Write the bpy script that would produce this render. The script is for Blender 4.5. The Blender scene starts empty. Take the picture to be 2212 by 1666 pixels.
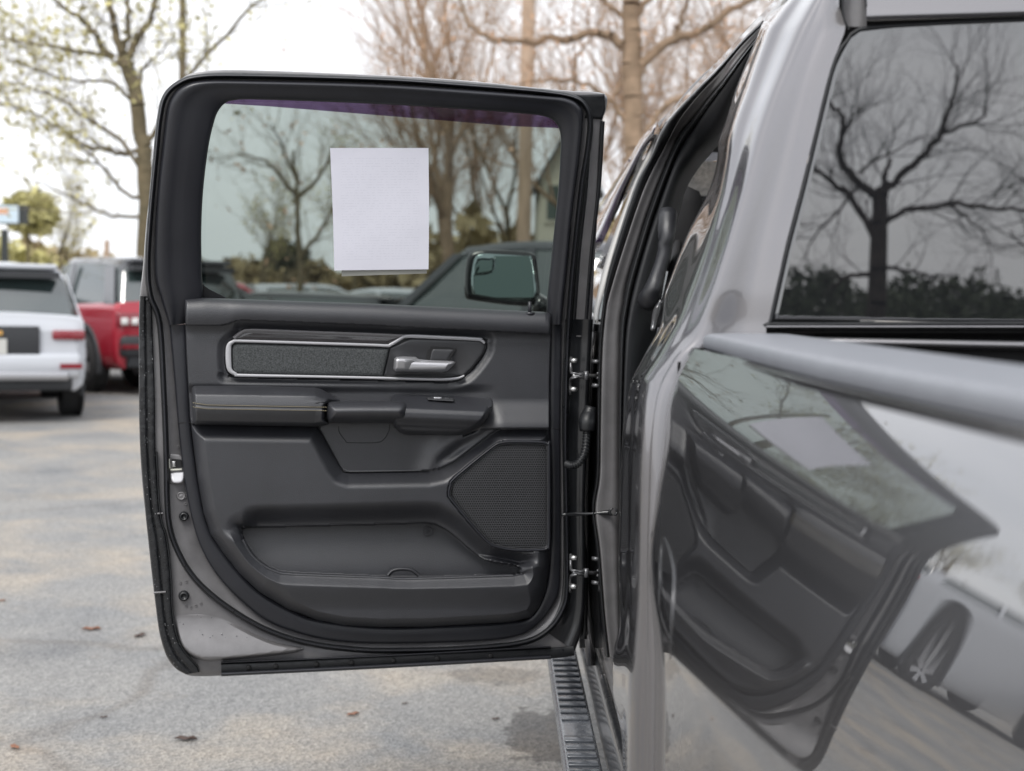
import bpy, math, random
import numpy as np
from mathutils import Vector, Matrix

# ------------------------------------------------------------------ camera
SC = bpy.context.scene
FPX = 2900.0                      # focal length, in units of a picture 2212 wide
EYE = 1.42                        # eye height in metres
CAMP = np.array([0.0, 0.0, EYE])
_ps, _pt, _ro = 36 / FPX, (833 - 640) / FPX, 0.02
FW = np.array([math.sin(_ps) * math.cos(_pt), math.cos(_ps) * math.cos(_pt), -math.sin(_pt)])
_r = np.cross(FW, [0, 0, 1]); _r /= np.linalg.norm(_r); _u = np.cross(_r, FW)
RT = _r * math.cos(_ro) + _u * math.sin(_ro); UP = np.cross(RT, FW)
cd = bpy.data.cameras.new('camera'); cam = bpy.data.objects.new('camera', cd)
SC.collection.objects.link(cam); SC.camera = cam
M = Matrix.Identity(4)
for i in range(3):
    M[i][0] = RT[i]; M[i][1] = UP[i]; M[i][2] = -FW[i]; M[i][3] = CAMP[i]
cam.matrix_world = M
cd.sensor_width = 36; cd.lens = 36 * FPX / 2212; cd.clip_start = 0.05; cd.clip_end = 800
cd.dof.use_dof = True; cd.dof.focus_distance = 2.70
cd.dof.aperture_fstop = (cd.lens / 1000) / 0.0125; cd.dof.aperture_blades = 0

# ------------------------------------------------------------------ world, sun, exposure
W = bpy.data.worlds.new('World'); SC.world = W; W.use_nodes = True
nt = W.node_tree; nt.nodes.clear()
SUN_EL, SUN_AZ = math.radians(52), math.radians(205)
def wn(t): return nt.nodes.new(t)
sky = wn('ShaderNodeTexSky'); sky.sky_type = 'NISHITA'; sky.sun_disc = False
sky.sun_elevation = SUN_EL; sky.sun_rotation = SUN_AZ
tc = wn('ShaderNodeTexCoord'); mp = wn('ShaderNodeMapping'); mp.inputs['Scale'].default_value = (1, 1, 2.6)
n1 = wn('ShaderNodeTexNoise'); n1.inputs['Scale'].default_value = 2.2; n1.inputs['Detail'].default_value = 5; n1.inputs['Roughness'].default_value = .5
rp = wn('ShaderNodeValToRGB'); rp.color_ramp.elements[0].position = .3; rp.color_ramp.elements[1].position = .7
rp.color_ramp.elements[0].color = (9.6, 9.9, 10.5, 1); rp.color_ramp.elements[1].color = (12.6, 12.6, 12.8, 1)
mx = wn('ShaderNodeMixRGB'); mx.inputs['Fac'].default_value = .9
bg = wn('ShaderNodeBackground'); bg.inputs['Strength'].default_value = .085
ow = wn('ShaderNodeOutputWorld')
L = nt.links.new
L(tc.outputs['Generated'], mp.inputs['Vector']); L(mp.outputs['Vector'], n1.inputs['Vector'])
L(n1.outputs['Fac'], rp.inputs['Fac']); L(sky.outputs['Color'], mx.inputs['Color1']); L(rp.outputs['Color'], mx.inputs['Color2'])
L(mx.outputs['Color'], bg.inputs['Color']); L(bg.outputs['Background'], ow.inputs['Surface'])
sd = bpy.data.lights.new('sun', 'SUN'); sd.energy = 1.5; sd.angle = math.radians(20); sd.color = (1, .97, .92)
so = bpy.data.objects.new('sun', sd); SC.collection.objects.link(so)
# Nishita rotation is measured clockwise from +Y
_sx, _sy, _sz = math.sin(SUN_AZ) * math.cos(SUN_EL), math.cos(SUN_AZ) * math.cos(SUN_EL), math.sin(SUN_EL)
so.rotation_euler = Vector((_sx, _sy, _sz)).to_track_quat('Z', 'Y').to_euler()
SC.view_settings.view_transform = 'Standard'; SC.view_settings.look = 'None'
SC.view_settings.exposure = 0.65; SC.view_settings.gamma = 1
SC.view_settings.use_curve_mapping = False
SC.cycles.max_bounces = 10; SC.cycles.transparent_max_bounces = 16
SC.cycles.glossy_bounces = 6; SC.cycles.caustics_reflective = False; SC.cycles.caustics_refractive = False

random.seed(7); RNG = np.random.default_rng(7)

# ------------------------------------------------------------------ materials
def newmat(name):
    m = bpy.data.materials.new(name); m.use_nodes = True
    m.node_tree.nodes.clear(); return m, m.node_tree
def principled(name, col, rough=.5, metal=0, coat=0, coat_rough=.02, coat_ior=1.5, ior=1.5, spec=.5,
               bump=0, bscale=400, bdetail=2, var=0, vscale=8, btype='noise', rvar=0, vcol=None, stretch=None, emis=None):
    m, t = newmat(name); N = t.nodes.new; l = t.links.new
    b = N('ShaderNodeBsdfPrincipled'); o = N('ShaderNodeOutputMaterial'); l(b.outputs[0], o.inputs[0])
    b.inputs['Base Color'].default_value = (*col, 1); b.inputs['Roughness'].default_value = rough
    b.inputs['Metallic'].default_value = metal; b.inputs['IOR'].default_value = ior
    b.inputs['Specular IOR Level'].default_value = spec
    b.inputs['Coat Weight'].default_value = coat; b.inputs['Coat Roughness'].default_value = coat_rough
    b.inputs['Coat IOR'].default_value = coat_ior
    c = N('ShaderNodeTexCoord'); src = c.outputs['Object']
    if stretch:
        mp = N('ShaderNodeMapping'); mp.inputs['Scale'].default_value = stretch; l(src, mp.inputs['Vector']); src = mp.outputs['Vector']
    if bump:
        if btype == 'voronoi':
            x = N('ShaderNodeTexVoronoi'); x.inputs['Scale'].default_value = bscale; h = x.outputs['Distance']
        else:
            x = N('ShaderNodeTexNoise'); x.inputs['Scale'].default_value = bscale; x.inputs['Detail'].default_value = bdetail; h = x.outputs['Fac']
        l(src, x.inputs['Vector'])
        bp = N('ShaderNodeBump'); bp.inputs['Strength'].default_value = bump; bp.inputs['Distance'].default_value = .001
        l(h, bp.inputs['Height']); l(bp.outputs[0], b.inputs['Normal'])
    if var or rvar:
        x = N('ShaderNodeTexNoise'); x.inputs['Scale'].default_value = vscale; x.inputs['Detail'].default_value = 6; x.inputs['Roughness'].default_value = .65
        l(src, x.inputs['Vector'])
        if var:
            r = N('ShaderNodeValToRGB'); r.color_ramp.elements[0].position = .35; r.color_ramp.elements[1].position = .68
            c2 = vcol if vcol else tuple(min(1, k * (1 + var)) for k in col)
            r.color_ramp.elements[0].color = (*[k * (1 - var * .5) for k in col], 1) if not vcol else (*col, 1)
            r.color_ramp.elements[1].color = (*c2, 1)
            l(x.outputs['Fac'], r.inputs['Fac']); l(r.outputs['Color'], b.inputs['Base Color'])
        if rvar:
            mr = N('ShaderNodeMapRange'); mr.inputs['From Min'].default_value = .35; mr.inputs['From Max'].default_value = .65
            mr.inputs['To Min'].default_value = max(.0, rough - rvar); mr.inputs['To Max'].default_value = rough + rvar
            l(x.outputs['Fac'], mr.inputs['Value']); l(mr.outputs[0], b.inputs['Roughness'])
    if emis:
        b.inputs['Emission Color'].default_value = (*emis[0], 1); b.inputs['Emission Strength'].default_value = emis[1]
    return m
def glassmat(name, tint, refl=1.5, gcol=(1, 1, 1)):
    m, t = newmat(name); N = t.nodes.new; l = t.links.new
    o = N('ShaderNodeOutputMaterial'); a = N('ShaderNodeBsdfTransparent'); a.inputs[0].default_value = (*tint, 1)
    g = N('ShaderNodeBsdfGlossy'); g.inputs['Roughness'].default_value = 0.0; g.inputs['Color'].default_value = (*gcol, 1)
    f = N('ShaderNodeFresnel'); f.inputs[0].default_value = refl; x = N('ShaderNodeMixShader')
    l(f.outputs[0], x.inputs[0]); l(a.outputs[0], x.inputs[1]); l(g.outputs[0], x.inputs[2]); l(x.outputs[0], o.inputs[0])
    return m

MT = {}
MT['card'] = principled('grained_black_plastic', (.025, .026, .031), .42, bump=.6, bscale=520, bdetail=3, var=.22, vscale=7, spec=.85)
MT['soft'] = principled('soft_black_vinyl', (.028, .029, .034), .40, bump=.55, bscale=520, bdetail=3, var=.2, vscale=9, spec=.95)
MT['fabric'] = principled('charcoal_knit_fabric', (.062, .066, .068), .9, bump=1.0, bscale=420, bdetail=4, var=.8, vscale=330, spec=.2)
MT['garnish'] = principled('smooth_black_plastic', (.021, .022, .027), .34, bump=.1, bscale=300, var=.2, vscale=6)
MT['rubber'] = principled('black_rubber', (.013, .014, .016), .42, bump=.25, bscale=60, rvar=.15, vscale=30)
MT['wetblack'] = principled('wet_black_seal', (.014, .015, .017), .3, bump=2.2, bscale=45, bdetail=3, rvar=.2, vscale=40)
MT['void'] = principled('black_recess', (.006, .006, .007), .7)
MT['paint'] = principled('granite_grey_paint', (.235, .228, .236), .27, metal=1, coat=1, coat_ior=1.6, coat_rough=.006, var=.05, vscale=900)
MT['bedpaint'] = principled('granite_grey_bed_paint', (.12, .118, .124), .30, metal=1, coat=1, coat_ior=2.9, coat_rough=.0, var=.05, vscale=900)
MT['jamb'] = principled('grey_jamb_paint', (.175, .171, .176), .45, metal=.15, coat=.5, coat_rough=.1, var=.2, vscale=14)
MT['jambdark'] = principled('dark_and_shaded_jamb', (.011, .012, .014), .32, metal=.2, coat=.6, coat_rough=.08, bump=.6, bscale=25, bdetail=2, var=.3, vscale=20)  # dark parts, and the shut face with its shade put into the colour
MT['silver'] = principled('satin_silver_trim', (.46, .46, .48), .42, metal=.35)
MT['chrome'] = principled('brushed_handle_metal', (.52, .52, .54), .38, metal=.7, bump=.05, bscale=300)
MT['gunmetal'] = principled('gunmetal_plastic', (.16, .162, .17), .32, metal=.6)
MT['recess'] = principled('dark_grey_recess_plastic', (.05, .051, .055), .38, metal=.2)
MT['pianoblack'] = principled('dark_gloss_inlay', (.022, .019, .021), .18, coat=1, var=.7, vscale=22, stretch=(1, 1, 5))
MT['stitch'] = principled('tan_thread', (.30, .26, .17), .8)
MT['steel'] = principled('zinc_steel', (.55, .55, .55), .35, metal=.9)
MT['cream'] = principled('cream_latch_plastic', (.62, .62, .55), .5)
MT['white_paint'] = principled('white_painted_latch', (.62, .62, .65), .35)
MT['rail'] = principled('grey_rail_cap_plastic', (.215, .225, .25), .38, bump=.12, bscale=200, var=.08, vscale=30)
MT['tread'] = principled('wet_step_plastic', (.085, .092, .105), .2, rvar=.14, vscale=25, bump=.8, bscale=60)
MT['doorglass'] = glassmat('tinted_door_glass', (.345, .385, .36), 1.4)
MT['darkglass'] = principled('privacy_glass', (.012, .013, .015), .0, ior=2.55, spec=.5)
MT['frontglass'] = glassmat('clear_window_glass', (.82, .86, .83), 1.6)
MT['visor_film'] = glassmat('purple_visor_film', (.22, .13, .27), 1.5)
MT['visor'] = principled('smoked_purple_acrylic', (.045, .028, .065), .12, coat=1, bump=.0)
MT['mirror'] = principled('mirror_glass', (.33, .40, .40), .02, metal=1)
MT['mirror_frame'] = principled('gloss_black_mirror_shell', (.012, .012, .014), .12, coat=1)
MT['seat'] = principled('dark_seat_fabric', (.02, .02, .022), .8, bump=.4, bscale=200)
MT['liner'] = principled('grey_headliner', (.06, .06, .065), .9)

MT['rim'] = principled('matte_grey_rim', (.17, .165, .17), .4, metal=.2)
MT['trimdark'] = principled('dark_pillar_trim', (.016, .017, .020), .55, bump=.3, bscale=400)
MT['framestrip'] = principled('pale_frame_trim', (.42, .41, .39), .5)
def material_paper():
    m, t = newmat('printed_paper'); N = t.nodes.new; l = t.links.new
    b = N('ShaderNodeBsdfPrincipled'); o = N('ShaderNodeOutputMaterial'); l(b.outputs[0], o.inputs[0])
    b.inputs['Roughness'].default_value = .85; b.inputs['Specular IOR Level'].default_value = .2
    uv = N('ShaderNodeTexCoord')
    s = N('ShaderNodeSeparateXYZ'); l(uv.outputs['UV'], s.inputs[0])
    w = N('ShaderNodeMath'); w.operation = 'MULTIPLY'; w.inputs[1].default_value = 46; l(s.outputs['Y'], w.inputs[0])
    fr = N('ShaderNodeMath'); fr.operation = 'FRACT'; l(w.outputs[0], fr.inputs[0])
    gt = N('ShaderNodeMath'); gt.operation = 'LESS_THAN'; gt.inputs[1].default_value = .22; l(fr.outputs[0], gt.inputs[0])
    n = N('ShaderNodeTexNoise'); n.inputs['Scale'].default_value = 9; n.inputs['Detail'].default_value = 6
    mp = N('ShaderNodeMapping'); mp.inputs['Scale'].default_value = (4, 2, 1); l(uv.outputs['UV'], mp.inputs[0]); l(mp.outputs[0], n.inputs['Vector'])
    g2 = N('ShaderNodeMath'); g2.operation = 'GREATER_THAN'; g2.inputs[1].default_value = .5; l(n.outputs['Fac'], g2.inputs[0])
    ml = N('ShaderNodeMath'); ml.operation = 'MULTIPLY'; l(gt.outputs[0], ml.inputs[0]); l(g2.outputs[0], ml.inputs[1])
    # keep a blank margin
    def inr(sock, lo, hi):
        a = N('ShaderNodeMath'); a.operation = 'GREATER_THAN'; a.inputs[1].default_value = lo; l(sock, a.inputs[0])
        c = N('ShaderNodeMath'); c.operation = 'LESS_THAN'; c.inputs[1].default_value = hi; l(sock, c.inputs[0])
        d = N('ShaderNodeMath'); d.operation = 'MULTIPLY'; l(a.outputs[0], d.inputs[0]); l(c.outputs[0], d.inputs[1]); return d.outputs[0]
    m1 = N('ShaderNodeMath'); m1.operation = 'MULTIPLY'; l(inr(s.outputs['X'], .09, .9), m1.inputs[0]); l(inr(s.outputs['Y'], .07, .93), m1.inputs[1])
    m2 = N('ShaderNodeMath'); m2.operation = 'MULTIPLY'; l(m1.outputs[0], m2.inputs[0]); l(ml.outputs[0], m2.inputs[1])
    x = N('ShaderNodeMixRGB'); x.inputs[1].default_value = (.84, .84, .93, 1); x.inputs[2].default_value = (.77, .77, .86, 1)
    l(m2.outputs[0], x.inputs[0]); l(x.outputs[0], b.inputs['Base Color'])
    n2 = N('ShaderNodeTexNoise'); n2.inputs['Scale'].default_value = 5; n2.inputs['Detail'].default_value = 3; l(uv.outputs['UV'], n2.inputs['Vector'])
    bp = N('ShaderNodeBump'); bp.inputs['Strength'].default_value = .35; bp.inputs['Distance'].default_value = .003
    l(n2.outputs['Fac'], bp.inputs['Height']); l(bp.outputs[0], b.inputs['Normal'])
    return m
MT['paper'] = material_paper()

def material_grille():
    m, t = newmat('perforated_speaker_mesh'); N = t.nodes.new; l = t.links.new
    b = N('ShaderNodeBsdfPrincipled'); o = N('ShaderNodeOutputMaterial'); l(b.outputs[0], o.inputs[0])
    uv = N('ShaderNodeTexCoord'); mp = N('ShaderNodeMapping'); mp.inputs['Scale'].default_value = (42, 46, 1); l(uv.outputs['UV'], mp.inputs[0])
    bt = N('ShaderNodeTexBrick'); bt.inputs['Scale'].default_value = 1; bt.inputs['Mortar Size'].default_value = .17
    bt.inputs['Mortar Smooth'].default_value = .35; bt.inputs['Brick Width'].default_value = 1.0; bt.inputs['Row Height'].default_value = 1.0
    bt.inputs['Color1'].default_value = (.003, .003, .003, 1); bt.inputs['Color2'].default_value = (.005, .005, .006, 1)
    bt.inputs['Mortar'].default_value = (.068, .070, .076, 1); l(mp.outputs[0], bt.inputs['Vector'])
    l(bt.outputs['Color'], b.inputs['Base Color']); b.inputs['Roughness'].default_value = .45
    bp = N('ShaderNodeBump'); bp.inputs['Strength'].default_value = .7; bp.inputs['Distance'].default_value = .001
    l(bt.outputs['Fac'], bp.inputs['Height']); l(bp.outputs[0], b.inputs['Normal'])
    return m
MT['grille'] = material_grille()

def material_ground():
    m, t = newmat('worn_asphalt'); N = t.nodes.new; l = t.links.new
    b = N('ShaderNodeBsdfPrincipled'); o = N('ShaderNodeOutputMaterial'); l(b.outputs[0], o.inputs[0])
    b.inputs['Roughness'].default_value = .75; b.inputs['Specular IOR Level'].default_value = .35
    c = N('ShaderNodeTexCoord'); P = c.outputs['Object']
    def noise(s, d, r=.55, sc=None):
        x = N('ShaderNodeTexNoise'); x.inputs['Scale'].default_value = s; x.inputs['Detail'].default_value = d; x.inputs['Roughness'].default_value = r
        if sc:
            mp = N('ShaderNodeMapping'); mp.inputs['Scale'].default_value = sc; l(P, mp.inputs[0]); l(mp.outputs[0], x.inputs['Vector'])
        else: l(P, x.inputs['Vector'])
        return x.outputs['Fac']
    def ramp(f, a, b_, ca, cb):
        r = N('ShaderNodeValToRGB'); r.color_ramp.elements[0].position = a; r.color_ramp.elements[1].position = b_
        r.color_ramp.elements[0].color = (*ca, 1); r.color_ramp.elements[1].color = (*cb, 1); l(f, r.inputs[0]); return r.outputs[0]
    def mix(f, a, b_, mode='MIX', fac=None):
        x = N('ShaderNodeMixRGB'); x.blend_type = mode
        if fac is not None: x.inputs[0].default_value = fac
        else: l(f, x.inputs[0])
        l(a, x.inputs[1]); l(b_, x.inputs[2]); return x.outputs[0]
    base = ramp(noise(1.4, 6), .3, .7, (.195, .20, .205), (.265, .26, .25))
    sand = ramp(noise(3.0, 5), .3, .7, (.34, .30, .245), (.41, .35, .28))
    sf = ramp(noise(.95, 7, .62, (1.0, 1.0, 1)), .47, .68, (0, 0, 0), (.85, .85, .85))
    a = mix(sf, base, sand)
    dk = ramp(noise(.7, 5, .6, (1.3, 1, 1)), .56, .70, (1, 1, 1), (.74, .75, .77))
    a = mix(None, a, dk, 'MULTIPLY', 1.0)
    sp = N('ShaderNodeTexVoronoi'); sp.inputs['Scale'].default_value = 110; l(P, sp.inputs['Vector'])
    spc = ramp(sp.outputs['Color'], .0, 1.0, (.55, .55, .56), (1.5, 1.48, 1.45))
    a = mix(None, a, spc, 'MULTIPLY', .85)
    # long meandering cracks
    ns = N('ShaderNodeTexNoise'); ns.inputs['Scale'].default_value = .9; ns.inputs['Detail'].default_value = 5; l(P, ns.inputs['Vector'])
    ad = N('ShaderNodeMixRGB'); ad.blend_type = 'ADD'; ad.inputs[0].default_value = .8; l(P, ad.inputs[1]); l(ns.outputs['Color'], ad.inputs[2])
    vc = N('ShaderNodeTexVoronoi'); vc.feature = 'DISTANCE_TO_EDGE'; vc.inputs['Scale'].default_value = .28; l(ad.outputs[0], vc.inputs['Vector'])
    ck = ramp(vc.outputs['Distance'], .001, .012, (.55, .47, .40), (1, 1, 1))
    a = mix(None, a, ck, 'MULTIPLY', .35)
    # dark damp stain beside the step board
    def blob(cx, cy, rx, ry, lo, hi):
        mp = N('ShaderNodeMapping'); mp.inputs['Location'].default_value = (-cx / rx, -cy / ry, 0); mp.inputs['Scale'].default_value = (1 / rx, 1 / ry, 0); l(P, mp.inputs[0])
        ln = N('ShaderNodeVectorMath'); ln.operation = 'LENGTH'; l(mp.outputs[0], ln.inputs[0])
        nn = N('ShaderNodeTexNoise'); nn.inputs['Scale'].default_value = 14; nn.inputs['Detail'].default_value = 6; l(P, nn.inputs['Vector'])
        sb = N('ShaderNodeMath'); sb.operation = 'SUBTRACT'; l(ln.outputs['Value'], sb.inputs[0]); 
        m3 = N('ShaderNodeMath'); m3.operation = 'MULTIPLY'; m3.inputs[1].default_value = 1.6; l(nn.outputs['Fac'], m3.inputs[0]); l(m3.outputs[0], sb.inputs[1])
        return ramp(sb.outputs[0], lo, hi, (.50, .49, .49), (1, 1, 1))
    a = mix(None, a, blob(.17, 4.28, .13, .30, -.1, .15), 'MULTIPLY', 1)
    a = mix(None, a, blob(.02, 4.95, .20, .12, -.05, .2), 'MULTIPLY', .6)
    l(a, b.inputs['Base Color'])
    bp = N('ShaderNodeBump'); bp.inputs['Strength'].default_value = .9; bp.inputs['Distance'].default_value = .004
    l(sp.outputs['Distance'], bp.inputs['Height']); l(bp.outputs[0], b.inputs['Normal'])
    return m
MT['ground'] = material_ground()

# ------------------------------------------------------------------ object helpers
def link(o): SC.collection.objects.link(o); return o
def thing(name, label, cat, loc=(0, 0, 0), rz=0, group=None):
    o = link(bpy.data.objects.new(name, None)); o.location = loc; o.rotation_euler = (0, 0, rz); o.empty_display_size = .2
    o['label'] = label; o['category'] = cat
    if group: o['group'] = group
    return o
def tag(o, label=None, cat=None, group=None, kind=None):
    for k, v in (('label', label), ('category', cat), ('group', group), ('kind', kind)):
        if v: o[k] = v
    return o
def mesh(name, V, Fc, mat, parent=None, smooth=True, world=True, uv=None, solid=0, soff=-1):
    me = bpy.data.meshes.new(name); V = [tuple(map(float, v)) for v in V]
    me.from_pydata(V, [], [tuple(int(i) for i in f) for f in Fc]); me.update()
    if smooth: me.polygons.foreach_set('use_smooth', [True] * len(me.polygons))
    if isinstance(mat, str): mat = MT[mat]
    me.materials.append(mat)
    if uv is not None:
        ul = me.uv_layers.new(name='UVMap'); li = np.zeros(len(me.loops), dtype=np.int32); me.loops.foreach_get('vertex_index', li)
        ul.data.foreach_set('uv', np.asarray(uv, dtype=np.float32)[li].ravel())
    o = link(bpy.data.objects.new(name, me))
    if parent is not None:
        o.parent = parent
        if world:
            # parts of the truck are written in world coordinates
            off = Vector((0, 0, 0)); p = parent
            while p is not None: off += p.location; p = p.parent
            o.location = -off
    if solid:
        md = o.modifiers.new('thickness', 'SOLIDIFY'); md.thickness = solid; md.offset = soff
    return o
def gridmesh(name, G, mat, parent=None, closed_u=False, closed_v=False, flip=False, **k):
    G = np.asarray(G); R, Cn = G.shape[:2]
    i = np.arange(R if closed_v else R - 1); j = np.arange(Cn if closed_u else Cn - 1)
    I, J = np.meshgrid(i, j, indexing='ij'); I2 = (I + 1) % R; J2 = (J + 1) % Cn
    F = np.stack([I * Cn + J, I * Cn + J2, I2 * Cn + J2, I2 * Cn + J], -1).reshape(-1, 4)
    if flip: F = F[:, ::-1]
    return mesh(name, G.reshape(-1, 3), F, mat, parent, **k)
def cr(A, m, closed=False):
    """Catmull-Rom refine along axis 0."""
    A = np.asarray(A, float)
    if m <= 1: return A
    n = len(A)
    if closed: P = np.concatenate([A[-1:], A, A[:2]])
    else: P = np.concatenate([2 * A[:1] - A[1:2], A, 2 * A[-1:] - A[-2:-1]])
    out = []
    for i in range(n if closed else n - 1):
        p0, p1, p2, p3 = P[i], P[i + 1], P[i + 2], P[i + 3]
        for k in range(m):
            t = k / m
            out.append(.5 * (2 * p1 + (p2 - p0) * t + (2 * p0 - 5 * p1 + 4 * p2 - p3) * t * t + (3 * p1 - p0 - 3 * p2 + p3) * t ** 3))
    if not closed: out.append(A[-1])
    return np.array(out)
def lin(A, m):
    A = np.asarray(A, float); out = []
    for i in range(len(A) - 1):
        for k in range(m): out.append(A[i] + (A[i + 1] - A[i]) * k / m)
    out.append(A[-1]); return np.array(out)
def rays(u, v):
    u = np.asarray(u, float); v = np.asarray(v, float)
    d = FW * FPX + RT * (u[..., None] - 1106) - UP * (v[..., None] - 833)
    return d / (d @ FW)[..., None]
def atD(u, v, D):
    u = np.asarray(u, float)
    return CAMP + rays(u, v) * np.asarray(D, float)[..., None]
def onplane(u, v, n, c):
    d = rays(np.asarray(u, float), v); n = np.asarray(n, float)
    return CAMP + d * ((c - CAMP @ n) / (d @ n))[..., None]
def onZ(u, v, z): return onplane(u, v, (0, 0, 1), z)
XB, ZB2, KB = .226, 1.33, .40
def side(u, v, dx=0):
    """Outer body side of the cab: upright below the belt, leaning in above it."""
    a = onplane(u, v, (1, 0, 0), XB + dx)
    n = np.array([1, 0, -KB]); b = onplane(u, v, n, XB + dx - KB * ZB2)
    return np.where((a[..., 2] > ZB2)[..., None], b, a)
# the door's own surface: hinge and free edge, leaning in above the belt line
_hp = atD(np.array(1300.), 900, 3.08); _fp = atD(np.array(305.), 900, 2.86)
_a = _hp - _fp; _a[2] = 0; _a /= np.linalg.norm(_a); DN = np.array([_a[1], -_a[0], 0.])
ZB, KD = 1.33, .257
DT = DN - KD * np.array([0, 0, 1.])
def DP(u, v, d=0.):
    u = np.asarray(u, float); v = np.asarray(v, float); d = np.asarray(d, float)
    r = rays(u, v)
    t = ((_hp @ DN + d) - CAMP @ DN) / (r @ DN); P = CAMP + r * t[..., None]
    h2 = np.array([_hp[0], _hp[1], ZB]); t2 = ((h2 @ DT + d) - CAMP @ DT) / (r @ DT); Q = CAMP + r * t2[..., None]
    w = np.clip((P[..., 2] - ZB) / .03 + .5, 0, 1)[..., None]; w = w * w * (3 - 2 * w)
    return P * (1 - w) + Q * w
def onY1(u, v, y, d):
    n = np.array([0, 1, 0.]); r = rays(np.asarray(u, float), v); return CAMP + r * ((y - np.asarray(d)) / r[..., 1])[..., None]
def polydist(U, V, poly, closed=True):
    """unsigned distance to polyline"""
    P = np.asarray(poly, float); n = len(P); best = np.full(U.shape, 1e9)
    for i in range(n if closed else n - 1):
        a, b = P[i], P[(i + 1) % n]; e = b - a; L2 = e @ e + 1e-9
        t = np.clip(((U - a[0]) * e[0] + (V - a[1]) * e[1]) / L2, 0, 1)
        best = np.minimum(best, np.hypot(U - a[0] - t * e[0], V - a[1] - t * e[1]))
    return best
def inside(U, V, poly):
    P = np.asarray(poly, float); n = len(P); r = np.zeros(U.shape, bool)
    for i in range(n):
        x0, y0 = P[i]; x1, y1 = P[(i + 1) % n]
        if y0 == y1: continue
        r ^= ((y0 > V) != (y1 > V)) & (U < (x1 - x0) * (V - y0) / (y1 - y0) + x0)
    return r
def rnd(s, b):
    t = np.clip(s / b, 0, 1); return np.sqrt(np.clip(1 - (1 - t) ** 2, 0, 1))
def lrnd(s, b):
    t = np.clip(s / b, 0, 1.25); r = np.where(t < .75, t, .75 + .25 * (1 - (1 - np.clip((t - .75) / .5, 0, 1)) ** 2)); return r
def sm(x, a=0., b=1.):
    t = np.clip((x - a) / (b - a), 0, 1); return t * t * (3 - 2 * t)
def spans(poly, vs):
    P = np.asarray(poly, float); n = len(P); lo = np.full(len(vs), 1e9); hi = np.full(len(vs), -1e9)
    for i in range(n):
        x0, y0 = P[i]; x1, y1 = P[(i + 1) % n]
        if abs(y1 - y0) < 1e-9: continue
        t = (vs - y0) / (y1 - y0); ok = (t >= 0) & (t <= 1); x = x0 + t * (x1 - x0)
        lo = np.where(ok, np.minimum(lo, x), lo); hi = np.where(ok, np.maximum(hi, x), hi)
    return lo, hi
def relief(name, poly, hf, mat, parent, step=2.2, smooth_pts=0, axis='v', place=DP, skirt=.012, **k):
    """A solid-looking moulded part: rows across a polygon, height from hf(U, V, S)."""
    P = np.asarray(poly, float)
    if smooth_pts: P = cr(P, smooth_pts, True)
    Q = P if axis == 'v' else P[:, ::-1]
    v0, v1 = Q[:, 1].min(), Q[:, 1].max(); nr = max(8, int((v1 - v0) / step)); nc = max(8, int((Q[:, 0].max() - Q[:, 0].min()) / step))
    tt = (1 - np.cos(np.linspace(0, math.pi, nr))) / 2
    tt = .5 * tt + .5 * np.linspace(0, 1, nr); vs = v0 + (v1 - v0) * np.clip(tt, 2e-4, 1 - 2e-4)
    lo, hi = spans(Q, vs); s = np.linspace(0, 1, nc); s = .6 * s + .4 * (1 - np.cos(s * math.pi)) / 2
    A = lo[:, None] + (hi - lo)[:, None] * s[None]; B = np.repeat(vs[:, None], nc, 1)
    U, V = (A, B) if axis == 'v' else (B, A)
    S = polydist(U, V, P); S[0] = S[-1] = 0; S[:, 0] = S[:, -1] = 0
    G = place(U, V, hf(U, V, S))
    # skirt going back so that the part has sides
    sk = place(U, V, hf(U, V, S) - skirt)
    Gp = np.zeros((nr + 2, nc + 2, 3)); Gp[1:-1, 1:-1] = G
    Gp[0, 1:-1] = sk[0]; Gp[-1, 1:-1] = sk[-1]; Gp[1:-1, 0] = sk[:, 0]; Gp[1:-1, -1] = sk[:, -1]
    Gp[0, 0] = sk[0, 0]; Gp[0, -1] = sk[0, -1]; Gp[-1, 0] = sk[-1, 0]; Gp[-1, -1] = sk[-1, -1]
    uv = np.zeros((nr + 2, nc + 2, 2)); uv[1:-1, 1:-1, 0] = (U - P[:, 0].min()) / np.ptp(P[:, 0]); uv[1:-1, 1:-1, 1] = 1 - (V - P[:, 1].min()) / np.ptp(P[:, 1])
    return gridmesh(name, Gp, mat, parent, uv=uv.reshape(-1, 2), flip=(axis == 'v'), **k)
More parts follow.
